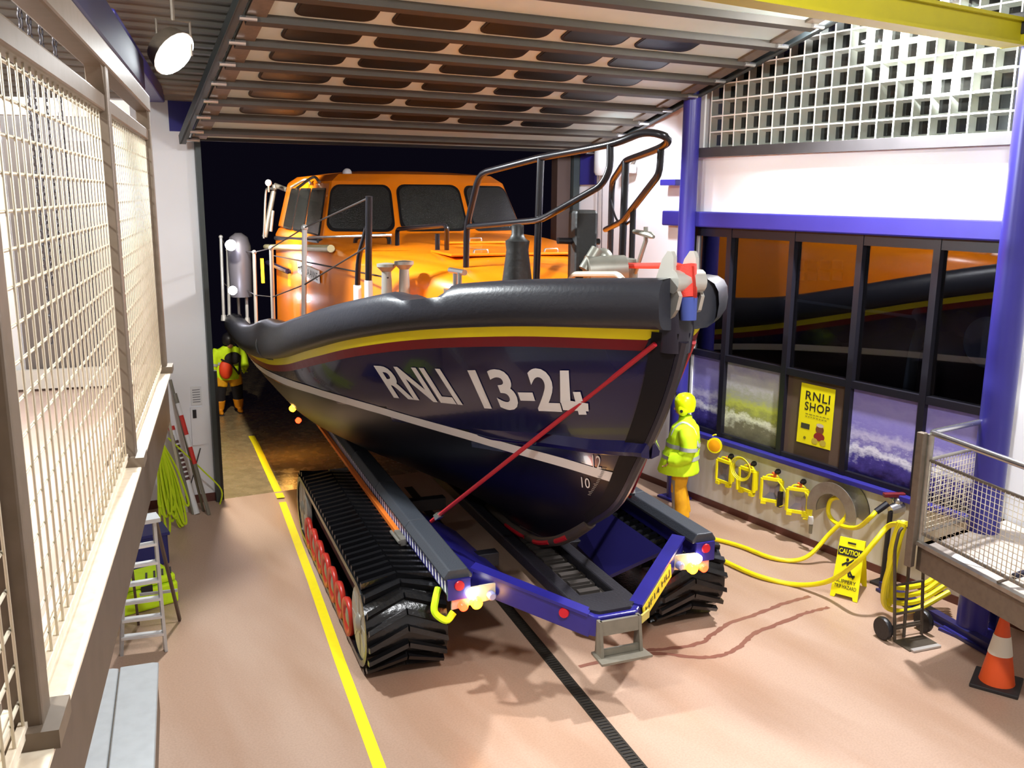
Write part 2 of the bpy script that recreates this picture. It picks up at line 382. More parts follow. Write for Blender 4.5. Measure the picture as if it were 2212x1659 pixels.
for i in range(30):
    y = 9.97 - (i + 0.5) * PY
    if y < 4.0: break
    for k in range(12):
        z = 5.27 + (k + 0.5) * PZ
        if z - PZ / 2 > ztrk(y) + 0.05: break
        if z > 7.35: break
        inst('glass_block', bm_, w2, Matrix.Translation((0, y - 7.4, z - 5.27))); nb += 1
        top_at[i] = z + PZ / 2 - 5.27
for i in top_at:
    y = 9.97 - i * PY - 7.4; jm.box((0.03, y, top_at[i] / 2), (0.06, 0.018, top_at[i]))
    for k in range(int(round(top_at[i] / PZ)) + 1): jm.box((0.031, y - PY / 2, k * PZ), (0.06, PY - 0.018, 0.018))
part('mortar_joints', jm, M('white_mortar', (238, 238, 230), 0.6), w2, local=True, smooth=0)
struct('wall_outer_glass', MB().box((XW + 0.19, 6.4, 6.6), (0.04, 8.0, 3.0)), M('night_dark', (12, 12, 14), 0.8), 'dark night side of the glass block wall')

# shop window
MUL = [10.18, 9.44, 8.31, 7.26, 6.24, 5.25]; ZB, ZT, ZH = 1.12, 2.30, 4.15
w1 = thing('window_1', 'black framed shop window with sea posters in its lower panes', 'window', (XW, 7.7, ZB)); w1['kind'] = 'structure'
for y in MUL: part('mullion', MB().box((XW + 0.02, y, (ZB + ZH) / 2), (0.13, 0.085, ZH - ZB)), BLACK, w1, smooth=0)
for z, h in ((ZB + 0.03, 0.06), (ZT, 0.09), (ZH - 0.06, 0.13)): part('transom', MB().box((XW + 0.022, (MUL[0] + MUL[-1]) / 2, z), (0.115, MUL[0] - MUL[-1], h)), BLACK, w1, smooth=0)
PANE = glass('shop_glass', (175, 180, 190), 0.87, 0.02)
for i in range(5):
    part('pane', MB().box((XW + 0.035, (MUL[i] + MUL[i + 1]) / 2, (ZT + ZH) / 2), (0.012, MUL[i] - MUL[i + 1] - 0.08, ZH - ZT - 0.1)), PANE, w1, smooth=0)
def sea_mat(name, mode):
    m = bpy.data.materials.new(name); m.use_nodes = True; nt = m.node_tree; b = nt.nodes['Principled BSDF']; L = nt.links.new; b.inputs['Roughness'].default_value = 0.3
    tc = nt.nodes.new('ShaderNodeTexCoord'); sp = nt.nodes.new('ShaderNodeSeparateXYZ'); L(tc.outputs['Object'], sp.inputs[0])
    mp = nt.nodes.new('ShaderNodeMapping'); mp.inputs['Scale'].default_value = (1, 1, 1.8); L(tc.outputs['Object'], mp.inputs[0])
    n = nt.nodes.new('ShaderNodeTexNoise'); n.inputs['Scale'].default_value = 3.2; n.inputs['Detail'].default_value = 9; n.inputs['Roughness'].default_value = 0.68; L(mp.outputs[0], n.inputs['Vector'])
    ma = nt.nodes.new('ShaderNodeMath'); ma.operation = 'MULTIPLY_ADD'; ma.inputs[1].default_value = 0.6; L(n.outputs['Fac'], ma.inputs[0]); L(sp.outputs['Z'], ma.inputs[2])
    r = nt.nodes.new('ShaderNodeValToRGB'); e = r.color_ramp.elements
    if mode == 0: st = [(0.32, (20, 16, 60)), (0.5, (70, 62, 140)), (0.62, (226, 226, 240)), (0.70, (120, 112, 180)), (0.80, (190, 185, 215)), (0.95, (130, 122, 190)), (1.2, (150, 142, 200)), (1.5, (120, 110, 185))]
    else: st = [(0.3, (90, 84, 74)), (0.48, (120, 114, 98)), (0.6, (232, 232, 215)), (0.68, (150, 150, 90)), (0.8, (190, 196, 90)), (0.95, (165, 165, 150)), (1.1, (195, 192, 205)), (1.4, (150, 145, 190))]
    mr = nt.nodes.new('ShaderNodeMath'); mr.operation = 'MULTIPLY'; mr.inputs[1].default_value = 1 / 1.6; L(ma.outputs[0], mr.inputs[0]); L(mr.outputs[0], r.inputs[0])
    e[0].position = st[0][0] / 1.6; e[0].color = lin(st[0][1]) + (1,); e[1].position = st[-1][0] / 1.6; e[1].color = lin(st[-1][1]) + (1,)
    for p, c in st[1:-1]: q_ = e.new(p / 1.6); q_.color = lin(c) + (1,)
    L(r.outputs[0], b.inputs['Base Color']); return m
SEA, SEA2 = sea_mat('sea_print', 0), sea_mat('storm_print', 1); BRN = M('brown_panel', (96, 78, 66), 0.4, var=0.2, vscale=4)
lab = ['breaking wave photo print', 'stormy sea photo print with yellow-green haze', 'plain brown window panel', 'large breaking wave photo print', 'wave photo print beside the column']
for i, mt in enumerate((SEA, SEA2, BRN, SEA, SEA)):
    yc = (MUL[i] + MUL[i + 1]) / 2; hh = ZT - ZB - 0.1
    me = MB().box((0, 0, hh / 2), (0.012, MUL[i] - MUL[i + 1] - 0.08, hh)).mesh('print_panel', mt)
    o = bpy.data.objects.new('print_panel', me); COL.objects.link(o); o.parent = w1; o.location = (0.03, yc - 7.7, 0.05); o['label'] = lab[i]
# yellow shop poster on the brown pane
PT = [px_(1732, 826, XW - 0.01), px_(1805, 842, XW - 0.01), px_(1793, 973, XW - 0.01), px_(1720, 953, XW - 0.01)]
po = thing('shop_poster', 'yellow RNLI SHOP poster with small toy picture on brown panel', 'poster', PT[3])
part('sheet', MB().prism(PT, (0.004, 0, 0)), M('poster_yellow', (238, 226, 20), 0.45), po, smooth=0)
INK = M('black_ink', (30, 26, 24), 0.6)
def pq(a, b, off=-0.003): # poster coordinates
    p = PT[3] * (1 - a) * (1 - b) + PT[2] * a * (1 - b) + PT[1] * a * b + PT[0] * (1 - a) * b
    return p + xyz(off, 0, 0)
def on_poster(txt, a0, a1, b0, b1, bold): 
    vs, fs, _ = text2d(txt, bold, 0, 1.1); return MB().add([pq(a0 + (a1 - a0) * x, b0 + (b1 - b0) * y) for x, y in vs], fs)
part('lettering', on_poster('RNLI', .16, .88, .74, .885, 0.012), INK, po, smooth=0)
part('lettering', on_poster('SHOP', .16, .90, .565, .705, 0.012), INK, po, smooth=0)
m = MB()
for b in (.50, .455): 
    a = .2
    while a < .84: wdt = random.uniform(.04, .1); m.add([pq(a, b), pq(a + wdt, b), pq(a + wdt, b + .012), pq(a, b + .012)], [(0, 1, 2, 3)]); a += wdt + .025
part('small_print', m, M('grey_ink', (120, 112, 30), 0.6), po, smooth=0)
part('dark_badge', MB().add([pq(.1, .25), pq(.36, .25), pq(.36, .34), pq(.1, .34)], [(0, 1, 2, 3)]), M('badge_ink', (60, 60, 45), 0.6), po, smooth=0)
# small generic toy picture: brown figure with red shirt and light cap
def blob(ca, cb, ra, rb, off): return MB().add([pq(ca + ra * math.cos(t), cb + rb * math.sin(t), off) for t in np.linspace(0, 2 * math.pi, 18)[:-1]], [tuple(range(17))])
part('toy_picture', blob(.66, .29, .12, .075, -.0032), M('toy_brown', (120, 72, 40), 0.6), po, smooth=0)
part('toy_picture', blob(.66, .17, .16, .07, -.0034), M('toy_red', (140, 40, 36), 0.6), po, smooth=0)
part('toy_picture', blob(.66, .36, .11, .032, -.0036), M('toy_cap', (205, 190, 170), 0.6), po, smooth=0)
for ca in (.54, .78): part('toy_picture', blob(ca, .085, .09, .05, -.0038), M('toy_foot', (190, 170, 60), 0.6), po, smooth=0)
part('emblem', blob(.24, .1, .04, .025, -.003), M('grey_ink'), po, smooth=0)
# dim shop behind the glass
SX = 12.6
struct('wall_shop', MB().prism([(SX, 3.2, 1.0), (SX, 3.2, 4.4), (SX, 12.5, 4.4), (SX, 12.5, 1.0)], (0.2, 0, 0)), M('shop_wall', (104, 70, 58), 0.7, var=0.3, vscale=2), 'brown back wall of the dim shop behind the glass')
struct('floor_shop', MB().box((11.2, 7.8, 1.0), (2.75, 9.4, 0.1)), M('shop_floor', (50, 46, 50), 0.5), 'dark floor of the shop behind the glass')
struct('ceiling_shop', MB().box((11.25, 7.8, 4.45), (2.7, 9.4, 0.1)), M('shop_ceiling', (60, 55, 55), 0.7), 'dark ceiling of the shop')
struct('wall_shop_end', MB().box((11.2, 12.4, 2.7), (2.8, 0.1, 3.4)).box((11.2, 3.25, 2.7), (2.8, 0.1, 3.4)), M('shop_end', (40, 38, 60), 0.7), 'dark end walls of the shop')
sh = thing('display_arch', 'curved white display post standing inside the shop', 'display stand', (10.5, 6.1, 1.05))
p0 = px_(1968, 860, 10.6)
part('post', MB().tube(crom([px_(1960, 840, 10.6) + xyz(0, 0, -.3), px_(1975, 760, 10.6), px_(1992, 700, 10.6), px_(1990, 690, 10.6) + xyz(.2, .2, .05)], 6), 0.07, 10), M('display_white', (190, 185, 180), 0.4), sh)
part('foot', MB().lathe([(0.2, 0), (0.2, 0.03)], (10.6, px_(1960, 840, 10.6)[1], 1.05), seg=18), BLACK, sh)
c = px_(2135, 740, 10.2); dsk = thing('round_sign', 'round white sign disc on a stand inside the shop', 'sign', (10.2, c[1], 1.05))
part('disc', MB().lathe([(0.28, 0), (0.3, 0.01), (0.28, 0.03)], c, (-1, 0, 0), 28), M('display_white'), dsk)
part('pole', MB().tube([(10.25, c[1], 1.05), c + xyz(.04, 0, 0)], 0.02, 8), BLACK, dsk)
t = thing('shop_rail', 'thin white hanging rail inside the shop', 'rail', px_(1700, 650, 11) + xyz(0, 0, -2.2))
part('bar', MB().tube([px_(1695, 645, 11), px_(2010, 690, 11)], 0.022, 8), M('display_white'), t)
for xx in (1700, 1850, 1990): 
    q0 = px_(xx, 650 + (xx - 1700) * .14, 11); part('leg', MB().tube([q0, (q0[0], q0[1], 1.05)], 0.015, 6), BLACK, t)
bxs = px_(1765, 580, 12.3)
t = thing('poster_grid', 'pale grid of pinned sheets on the shop back wall', 'notice board', bxs + xyz(.2, 0, -.4))
for i in range(4):
    for k in range(2): part('sheet', MB().box(px_(1728 + i * 27, 572 + k * 24, 12.55), (0.01, 0.2, 0.15)), M('display_white'), t, smooth=0)

# ------------------------------------------------------------------ boat door wall
def wallseg(name, t0, t1, z0, z1, mat, label, th=0.3):
    m = MB().prism([along(t0, 0, z0), along(t1, 0, z0), along(t1, 0, z1), along(t0, 0, z1)], V(-DN * th)); return struct(name, m, mat, label)
wallseg('wall_front_left', -8.5, 0.0, 0, 5.42, WHITE, 'white wall beside the boat door with leaning poles')
wallseg('wall_front_blue', -0.34, 0.0, 5.42, 6.3, BLUE, 'blue cladding panel above the white door wall', 0.28)
wallseg('wall_front_top', -8.5, -0.34, 5.42, 6.3, WHITE, 'white wall below the eaves left of the boat door')
wallseg('wall_front_lintel', 0.0, 6.6, 5.45, 6.3, M('lintel_dark', (48, 46, 46), 0.7), 'dark lintel above the boat door', 0.28)
DG = M('door_frame_green', (58, 66, 66), 0.45, 0.2, var=0.2, vscale=5)
j = MB().box(along(0.01, 0.05, 2.7), (0.07, 0.12, 5.4), math.atan2(E1[1], E1[0])); struct('trim_6', j, DG, 'dark steel jamb rail left of the boat door')
j = MB().box(along(0.07, -0.02, 1.0), (0.06, 0.1, 2.0), math.atan2(E1[1], E1[0])); struct('trim_7', j, M('jamb_rubber', (30, 28, 28), 0.6), 'black rubber strip on the left jamb')
j = MB().box(along(6.02, -0.1, 2.7), (0.26, 0.2, 5.4), math.atan2(E1[1], E1[0])); struct('trim_8', j, M('brown_post', (74, 58, 52), 0.5, var=0.2, vscale=3), 'brown steel post right of the boat door')
j = MB().box(along(6.22, 0.0, 2.7), (0.12, 0.18, 5.4), math.atan2(E1[1], E1[0])); struct('trim_9', j, DG, 'dark steel jamb rail right of the boat door')
struct('baseboard_front', MB().prism([along(-5, 0.012, 0), along(-0.02, 0.012, 0), along(-0.02, 0.012, 0.13), along(-5, 0.012, 0.13)], V(-DN * 0.03)), M('skirting_brown'), 'dark red skirting under the white door wall')
# roof deck of corrugated sheets
rows = []; yv = 14.2; k = 0
while yv > -4:
    z = zroof(yv) + (0.03 if k % 4 in (1, 2) else 0.0); rows.append([(PX0, yv, z), (9.9, yv, z)]); yv -= 0.05; k += 1
struct('ceiling', MB().grid(rows), M('roof_deck', (140, 136, 128), 0.5, 0.2), 'grey corrugated roof deck')
struct('wall_left', MB().prism([(PX0, -4, 0), (PX0, -4, 10), (PX0, 14.4, 6.2), (PX0, 14.4, 0)], (-0.2, 0, 0)), WHITE, 'white far left side wall')
struct('wall_back', MB().prism([(PX0, -4, 0), (9.9, -4, 0), (9.9, -4, 10.3), (PX0, -4, 10.3)], (0, -0.2, 0)), WHITE, 'white rear wall behind the viewer')
# blue roof beam at the left running down to the door wall
E2 = DN * math.cos(math.radians(14.4)) + xyz(0, 0, math.sin(math.radians(14.4)))
q0 = dwall(346, 212, 0.0)
_gd = xyz(math.sin(math.radians(15.26)), math.cos(math.radians(15.26)), 0); q0 = dwall(347, 212, 0.0)
struct('trim_10', MB().beam(q0 + xyz(-.12, 0, 0.03), q0 - _gd * 5.9 + xyz(-.12, 0, 0.03), 0.34, 0.18), BLUE, 'blue steel beam running level from the door wall', bev=0.02)
q1 = CAM + ray(185, 40) / F_PX * 6.0
struct('trim_15', MB().beam(q1 + _gd * 3.0, q1 - _gd * 5, 0.25, 0.3), M('blue_steel_shaded', (20, 18, 58), .5), 'blue steel beam above the mesh guard', bev=0.02)  # blue paint darkened here, the beam's shade is in the colour

# ------------------------------------------------------------------ overhead sectional door, parked under the roof
DP = DA + DN * 0.45 + xyz(0, 0, 5.33); NN = np.cross(E2, E1); NN = NN / np.linalg.norm(NN)
if NN[2] > 0: NN = -NN     # faces down
def dpt(a, s, h=0.0): return DP + E1 * a + E2 * s + NN * h
d1_ = thing('door_1', 'open overhead sectional boat door with rows of dark rounded windows', 'door', DP); d1_['kind'] = 'structure'
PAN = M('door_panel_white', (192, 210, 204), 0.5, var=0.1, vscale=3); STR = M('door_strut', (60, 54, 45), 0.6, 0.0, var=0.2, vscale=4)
DKG = M('door_glass', (22, 26, 28), 0.35, spec=.25, var=0.3, vscale=8); GSK = M('gasket', (16, 16, 16), 0.6)
A0, A1, PITCHS = -0.12, 6.22, 0.59
def rrect(cx, cy, hw, hh, r, n=5):
    out = []
    for sx, sy, a0 in ((1, 1, 0), (-1, 1, 90), (-1, -1, 180), (1, -1, 270)):
        for i in range(n + 1):
            t = math.radians(a0 + 90 * i / n); out.append((cx + sx * (hw - r) + r * math.cos(t), cy + sy * (hh - r) + r * math.sin(t)))
    return out
bnd = [-0.02, 0.34]
for k in range(12): bnd.append(bnd[-1] + PITCHS)
for k in range(len(bnd) - 1):
    s0_, s1_ = bnd[k], bnd[k + 1]
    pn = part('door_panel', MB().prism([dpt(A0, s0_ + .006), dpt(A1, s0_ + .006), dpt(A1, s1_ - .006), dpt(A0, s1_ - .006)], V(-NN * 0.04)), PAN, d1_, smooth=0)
    if 2 <= k <= 7:
        sc_ = (s0_ + s1_) / 2 + 0.03
        for wv in range(5):
            ac = 0.72 + wv * 1.008
            part('window_gasket', MB().prism([dpt(a, s, 0.012) for a, s in rrect(ac, sc_, .415, .195, .13)], V(-NN * 0.014)), GSK, pn, smooth=0)
            part('door_window', MB().prism([dpt(a, s, 0.016) for a, s in rrect(ac, sc_, .385, .165, .11)], V(-NN * 0.004)), DKG, pn, smooth=0)
    m = MB().prism([dpt(A0, s1_ - .075, 0), dpt(A0, s1_ - .05, 0.075), dpt(A0, s1_ + .05, 0.075), dpt(A0, s1_ + .075, 0)], V(E1 * (A1 - A0)))
    part('strut', m, STR, d1_, smooth=0)
    for a in (A0 + 0.09, A1 - 0.09):
        st = part('end_stile', MB().prism([dpt(a - .1, s0_ + .02, .03), dpt(a + .1, s0_ + .02, .03), dpt(a + .1, s1_ - .02, .03), dpt(a - .1, s1_ - .02, .03)], V(-NN * 0.035)), DULL, d1_, smooth=0)
        sg = -1 if a < 3 else 1
        part('roller', MB().tube([dpt(a, s0_ + .08, .06), dpt(a + sg * 0.17, s0_ + .08, .06)], 0.028, 8), CHROME, st)
part('bottom_seal', MB().beam(dpt(A0, -0.05, 0.01), dpt(A1, -0.05, 0.01), 0.06, 0.05), GSK, d1_, smooth=0)
for a, sg in ((A0 - 0.13, -1), (A1 + 0.15, 1)):
    m = MB().beam(dpt(a, -0.15, 0.0), dpt(a, 7.2, 0.0), 0.03, 0.12, V(NN)).beam(dpt(a - sg * .03, -0.15, 0.05), dpt(a - sg * .03, 7.2, 0.05), 0.08, 0.02, V(NN))
    part('track_rail', m, DG, d1_, smooth=0)
# yellow crane beam
CB = thing('crane_beam', 'yellow painted overhead crane beam crossing under the roof', 'crane beam', (2.9, 5.15, 6.0))
YB = M('crane_yellow', (186, 174, 12), 0.4, var=0.12, vscale=5)
part('web', MB().box((2.9, 5.2, 6.115), (11.9, 0.14, 0.2)), YB, CB, smooth=0, bev=0.01)
part('flange', MB().box((2.9, 5.2, 6.015), (11.9, 0.22, 0.03)), YB, CB, smooth=0)
part('flange', MB().box((2.9, 5.2, 6.225), (11.9, 0.22, 0.03)), YB, CB, smooth=0)
part('end_plate', MB().box((8.855, 5.2, 6.12), (0.02, 0.24, 0.25)), YB, CB, smooth=0)
part('end_carriage', MB().box((8.98, 5.2, 6.2), (0.3, 0.6, 0.2)), M('end_carriage_black', (30, 30, 34), 0.5), CB, smooth=0, bev=0.01)
part('end_carriage', MB().box((-3.2, 5.2, 6.2), (0.3, 0.6, 0.2)), M('end_carriage_black'), CB, smooth=0, bev=0.01)
# columns
def column(c, r, top, label):
    t = thing('steel_column', label, 'column', (c[0], c[1], 0))
    part('shaft', MB().lathe([(r, 0), (r, top)], (c[0], c[1], 0), seg=28), BLUE, t)
    part('base_plate', MB().box((c[0], c[1], 0.015), (r * 3, r * 3, 0.03)), BLUE, t, smooth=0)
    return t
cf = px_(1483, 500, 9.4); column(cf, 0.125, ztrk(cf[1]) + 0.05, 'round blue steel column beside the bright far wall')
column((9.08, 5.07), 0.155, ztrk(5.07) - 0.0, 'round blue steel column standing through the raised platform')
# blue kerb by the platform
k0, k1 = pz(1905, 1272), pz(2160, 1420)
struct('trim_11', MB().beam(k0 + xyz(0, 0, .05), k1 + xyz(0, 0, .05), 0.1, 0.1).beam(k0 + xyz(-.1, 0, .02), k1 + xyz(-.1, 0, .02), 0.03, 0.03), M('blue_kerb', (40, 38, 90), 0.3), 'blue kerb beam on the floor below the platform')
# ------------------------------------------------------------------ lifeboat (local frame: x to its port side, y aft, z up)
BETA = math.radians(11.0); C0 = xyz(5.2, 7.0, 0)
BV = xyz(math.sin(BETA), math.cos(BETA), 0); RV = xyz(math.cos(BETA), -math.sin(BETA), 0)
def loc(p): q = np.array(p) - C0; return xyz(q @ RV, q @ BV, q[2])
def bu(x, y, u): return loc(pl(x, y, C0 + u * RV, RV))
def bvv(x, y, v): return loc(pl(x, y, C0 + v * BV, BV))
def bz(x, y, z): return loc(pz(x, y, z))
def ctab(tab):
    xs = [t[0] for t in tab]; ys = [t[1] for t in tab]
    def f(v):
        if v <= xs[0]: return ys[0]
        if v >= xs[-1]: return ys[-1]
        i = max(k for k in range(len(xs) - 1) if xs[k] <= v); h = xs[i + 1] - xs[i]; t = (v - xs[i]) / h
        def sl(k):
            if k == 0 or k == len(xs) - 1: return 0 if k == 0 else (ys[-1] - ys[-2]) / (xs[-1] - xs[-2])
            return (ys[k + 1] - ys[k - 1]) / (xs[k + 1] - xs[k - 1])
        m0, m1 = sl(i) * h, sl(i + 1) * h
        return (2 * t**3 - 3 * t**2 + 1) * ys[i] + (t**3 - 2 * t**2 + t) * m0 + (-2 * t**3 + 3 * t**2) * ys[i + 1] + (t**3 - t**2) * m1
    return f
zs = ctab([(-2, 3.6), (-1.3, 3.565), (-.57, 3.5), (.42, 3.35), (1.45, 3.13), (2.41, 2.89), (3.79, 2.57), (6.18, 2.17), (8.75, 1.9), (12, 1.8)])
vst = ctab([(.80, 1.7), (.94, .85), (1.15, .3), (1.41, -.14), (1.84, -.80), (2.35, -1.20), (2.84, -1.53), (3.27, -1.74), (3.7, -1.86), (4.2, -1.9)])
ZK = 0.80
umax = ctab([(0, .04), (.06, .5), (.15, 1.1), (.28, 1.62), (.42, 1.88), (.6, 2.08), (.8, 2.22), (1, 2.28)])
def hull_u(v, w):
    z0 = ZK + w * (3.6 - ZK); v0 = vst(z0); d = v - v0
    Lh = 6.0 + 1.6 * (1 - w); p = 1.75 + 0.55 * w
    s = min(max(d / Lh, 0), 1); return 0.03 + umax(w) * (1 - (1 - s) ** p)
def hull_pt(v, z, side=-1, off=0.0):
    w = (z - ZK) / (zs(v) - ZK); return xyz(side * (hull_u(v, min(max(w, 0), 1)) + off), v, z)
VEND = 11.5
boat = thing('lifeboat', 'navy hulled RNLI 13-24 lifeboat with orange wheelhouse resting on its carriage', 'lifeboat', C0, -BETA)
def hull_mat():
    m = bpy.data.materials.new('navy_hull'); m.use_nodes = True; nt = m.node_tree; b = nt.nodes['Principled BSDF']; L = nt.links.new
    tc = nt.nodes.new('ShaderNodeTexCoord'); n = nt.nodes.new('ShaderNodeTexNoise'); n.inputs['Scale'].default_value = 2.0; L(tc.outputs['Object'], n.inputs['Vector'])
    r = nt.nodes.new('ShaderNodeValToRGB'); r.color_ramp.elements[0].color = lin((17, 15, 54)) + (1,); r.color_ramp.elements[1].color = lin((22, 20, 66)) + (1,)
    L(n.outputs['Fac'], r.inputs[0]); L(r.outputs[0], b.inputs['Base Color']); b.inputs['Roughness'].default_value = 0.15
    b.inputs['Coat Weight'].default_value = 0.3; return m
NAVY = hull_mat(); ANTI = M('black_antifouling', (14, 13, 24), 0.3, spec=.25)
# boot line: pixel line traced on the hull
def hit0(x, y, n=2500):
    o = loc(CAM); d = loc(CAM + ray(x, y)) - o; lo = None
    for t in np.linspace(0.0025, 0.012, n):
        p = o + d * t
        if p[1] < -2 or p[2] > zs(p[1]) or p[2] < ZK: continue
        w = (p[2] - ZK) / (zs(p[1]) - ZK)
        if p[1] >= vst(ZK + w * (3.6 - ZK)) and abs(p[0]) <= hull_u(p[1], w): return p
    return None
bl = [hit0(x, y) for x, y in [(1315, 1029), (1212, 998), (1109, 970), (1006, 940), (903, 911), (820, 886), (744, 864), (668, 840), (630, 826)]]
bl = [p for p in bl if p is not None]
_bt = sorted((p[1], p[2]) for p in bl); _bt = [(-2.5, _bt[0][1] - .03)] + _bt + [(12, _bt[-1][1] - .75)]
zboot = lambda v: -math.log(math.exp(-12 * float(np.interp(v, [t[0] for t in _bt], [t[1] for t in _bt]))) + math.exp(-12 * (zs(v) - .24))) / 12
WS = [0, .03, .07, .12, .2, .28, .36, .44, .52, .6, .68, .76, .84, .92, 1.0]; SS = [(i / 46) ** 1.5 for i in range(47)]
def hull_rows(side):
    rows = []
    for wv in WS:
        row = []
        v0 = vst(ZK + wv * (3.6 - ZK))
        for s in SS:
            v = v0 + (VEND - v0) * s; z = ZK + wv * (zs(v) - ZK); row.append(xyz(side * hull_u(v, wv) if s > 0 else side * 0.03, v, z))
        rows.append(row)
    return rows
hb = MB()
for side in (-1, 1): hb.grid(hull_rows(side))
a_, b_ = hull_rows(-1), hull_rows(1)
hb.grid([[r[0] for r in a_], [r[0] for r in b_]]); hb.grid([[r[-1] for r in a_], [r[-1] for r in b_]]); hb.grid([a_[0], b_[0]])
hull = part('hull', hb, NAVY, boat, local=True, smooth=50); hull.data.materials.append(ANTI)
bmh = bmesh.new(); bmh.from_mesh(hull.data); bmesh.ops.remove_doubles(bmh, verts=bmh.verts, dist=1e-4); bmesh.ops.recalc_face_normals(bmh, faces=bmh.faces)
for f in bmh.faces:
    c = f.calc_center_median()
    if c.z < zboot(c.y) - 0.02: f.material_index = 1
bmh.to_mesh(hull.data); bmh.free(); shade(hull, 50)
_bm = bmesh.new(); _bm.from_mesh(hull.data); HBVH = BVHTree.FromBMesh(_bm); _bm.free()
def hitn(x, y):
    o = loc(CAM); d = loc(CAM + ray(x, y)) - o; r = HBVH.ray_cast(V(o), V(d).normalized())
    if r[0] is None: return None, None
    n = r[1] if r[1].dot(V(d)) < 0 else -r[1]
    return np.array(r[0]), np.array(n)
def hit(x, y, n=0): return hitn(x, y)[0]
# stripes following the hull
def hull_strip(ztop, zbot, v0, v1, off, n=60, side=-1, dv_top=0.0):
    rows = []
    for i in range(n + 1):
        v = v0 + (v1 - v0) * (i / n) ** 1.2; vt = v + dv_top * (1 - i / n) ** 6
        rows.append([hull_pt(v, zbot(v), side, off), hull_pt(vt, ztop(vt), side, off)])
    return MB().grid(rows)
YST = M('yellow_stripe', (255, 236, 30), 0.3); RST = M('red_stripe', (128, 22, 32), 0.3); WST = M('white_vinyl', (226, 222, 220), 0.35)
for side, v0 in ((-1, -1.62), (1, -1.68)):
    part('yellow_stripe', hull_strip(lambda v: zs(v) - .012, lambda v: zs(v) - .10, v0, 11.3, .006, side=side, dv_top=-.12), YST, boat, True, 0)
    part('red_stripe', hull_strip(lambda v: zs(v) - .10, lambda v: zs(v) - .19, v0 + .04, 11.3, .006, side=side, dv_top=-.05), RST, boat, True, 0)
    part('boot_stripe', hull_strip(lambda v: zboot(v) + .055, lambda v: zboot(v) - .05, -1.0 if side < 0 else -.7, 11.2, .007, side=side), WST, boat, True, 0)
# lettering laid on the hull
def on_hull(txt, quad, bold, sp=1.0, cuts=2, off=.008):
    vs, fs, _ = text2d(txt, bold, 0, sp); bmx = bmesh.new(); vv = [bmx.verts.new((a, b, 0)) for a, b in vs]
    for f in fs:
        try: bmx.faces.new([vv[i] for i in f])
        except ValueError: pass
    bmesh.ops.triangulate(bmx, faces=bmx.faces); bmesh.ops.subdivide_edges(bmx, edges=[e for e in bmx.edges if e.calc_length() > .05], cuts=cuts)
    out = []
    for v in bmx.verts:
        a, b = v.co.x, v.co.y; (x0, y0), (x1, y1), (x2, y2), (x3, y3) = quad  # bl, br, tr, tl
        x = x0 * (1 - a) * (1 - b) + x1 * a * (1 - b) + x2 * a * b + x3 * (1 - a) * b; y = y0 * (1 - a) * (1 - b) + y1 * a * (1 - b) + y2 * a * b + y3 * (1 - a) * b
        p, nn_ = hitn(x, y); out.append(p + nn_ * off if p is not None else None)
    bmx.verts.index_update(); m = MB(); idx = {}
    m.v = [V(p) if p is not None else Vector((0, 0, 2)) for p in out]
    m.f = [tuple(v.index for v in f.verts) for f in bmx.faces if all(out[v.index] is not None for v in f.verts)]
    bmx.free(); return m
part('registration_lettering', on_hull('RNLI', [(852, 858), (1001, 874), (951, 796), (808, 789)], .028, 1.0), WST, boat, True, 0)
part('registration_lettering', on_hull('13-2', [(1048, 882), (1216, 890), (1190, 794), (1010, 798)], .028, .98), WST, boat, True, 0)
def hull_poly(pts):
    out = [hitn(*p) for p in pts]; return MB().add([p + n_ * .013 for p, n_ in out], [tuple(range(len(pts)))])
for pts in ([(1211, 799), (1230, 799), (1234, 868), (1212, 868)], [(1212, 864), (1234, 864), (1272, 870), (1273, 887), (1218, 884)], [(1239, 845), (1255, 845), (1269, 894), (1252, 894)]):
    part('registration_lettering', hull_poly(pts), WST, boat, True, 0)
part('draught_mark', on_hull('12', [(1282, 1010), (1300, 1012), (1298, 984), (1280, 982)], .0), WST, boat, True, 0)
part('draught_mark', on_hull('10', [(1258, 1052), (1276, 1054), (1274, 1033), (1256, 1029)], .0), WST, boat, True, 0)
m = MB()
for k in range(18):
    x, y = 1309 - k * 1.6 - (k > 9) * (k - 9) * .6, 1012 + k * 3.3; ln = 6 if k % 5 else 9
    q_ = [hit(x - ln, y - 1, 900), hit(x, y, 900), hit(x, y + 1.4, 900), hit(x - ln, y + .4, 900)]
    if all(p is not None for p in q_): m.add([p + xyz(-.01, -.01, .002) for p in q_], [(0, 1, 2, 3)])
part('draught_ticks', m, M('dark_tick', (150, 146, 140), 0.5), boat, True, 0)
# spray rail (knuckle) above the boot line
for side in (-1, 1):
    rows = []
    for i in range(50):
        v = -1.40 + 1.75 * (i / 49); z = zboot(v) + .08 + .27 * max(0, (.2 - v) / 1.6); wd = .12 * min(1, .5 + i / 8) * (1 - i / 52)
        a = hull_pt(v, z + .10, side, -.01); b = hull_pt(v, z, side, wd); c = hull_pt(v, z - .035, side, wd * .9); d = hull_pt(v, z - .06, side, -.02); rows.append([a, b, c, d])
    part('spray_rail', MB().grid(rows, True, True), NAVY, boat, True, 35)
# black rubber bow guard on both sides of the stem
for side in (-1, 1):
    rows = []
    for z in np.linspace(1.5, 3.56, 50):
        w_ = (z - ZK) / (3.6 - ZK); v0_ = vst(z); k_ = .10 + .07 * w_
        rows.append([xyz(side * (hull_u(v0_ + k_ * t, w_) + .02), v0_ + k_ * t - .012, z) for t in np.linspace(0, 1, 9)])
    part('bow_guard', MB().grid(rows), M('bow_guard_black', (17, 15, 20), .5, spec=.2), boat, True, 50)
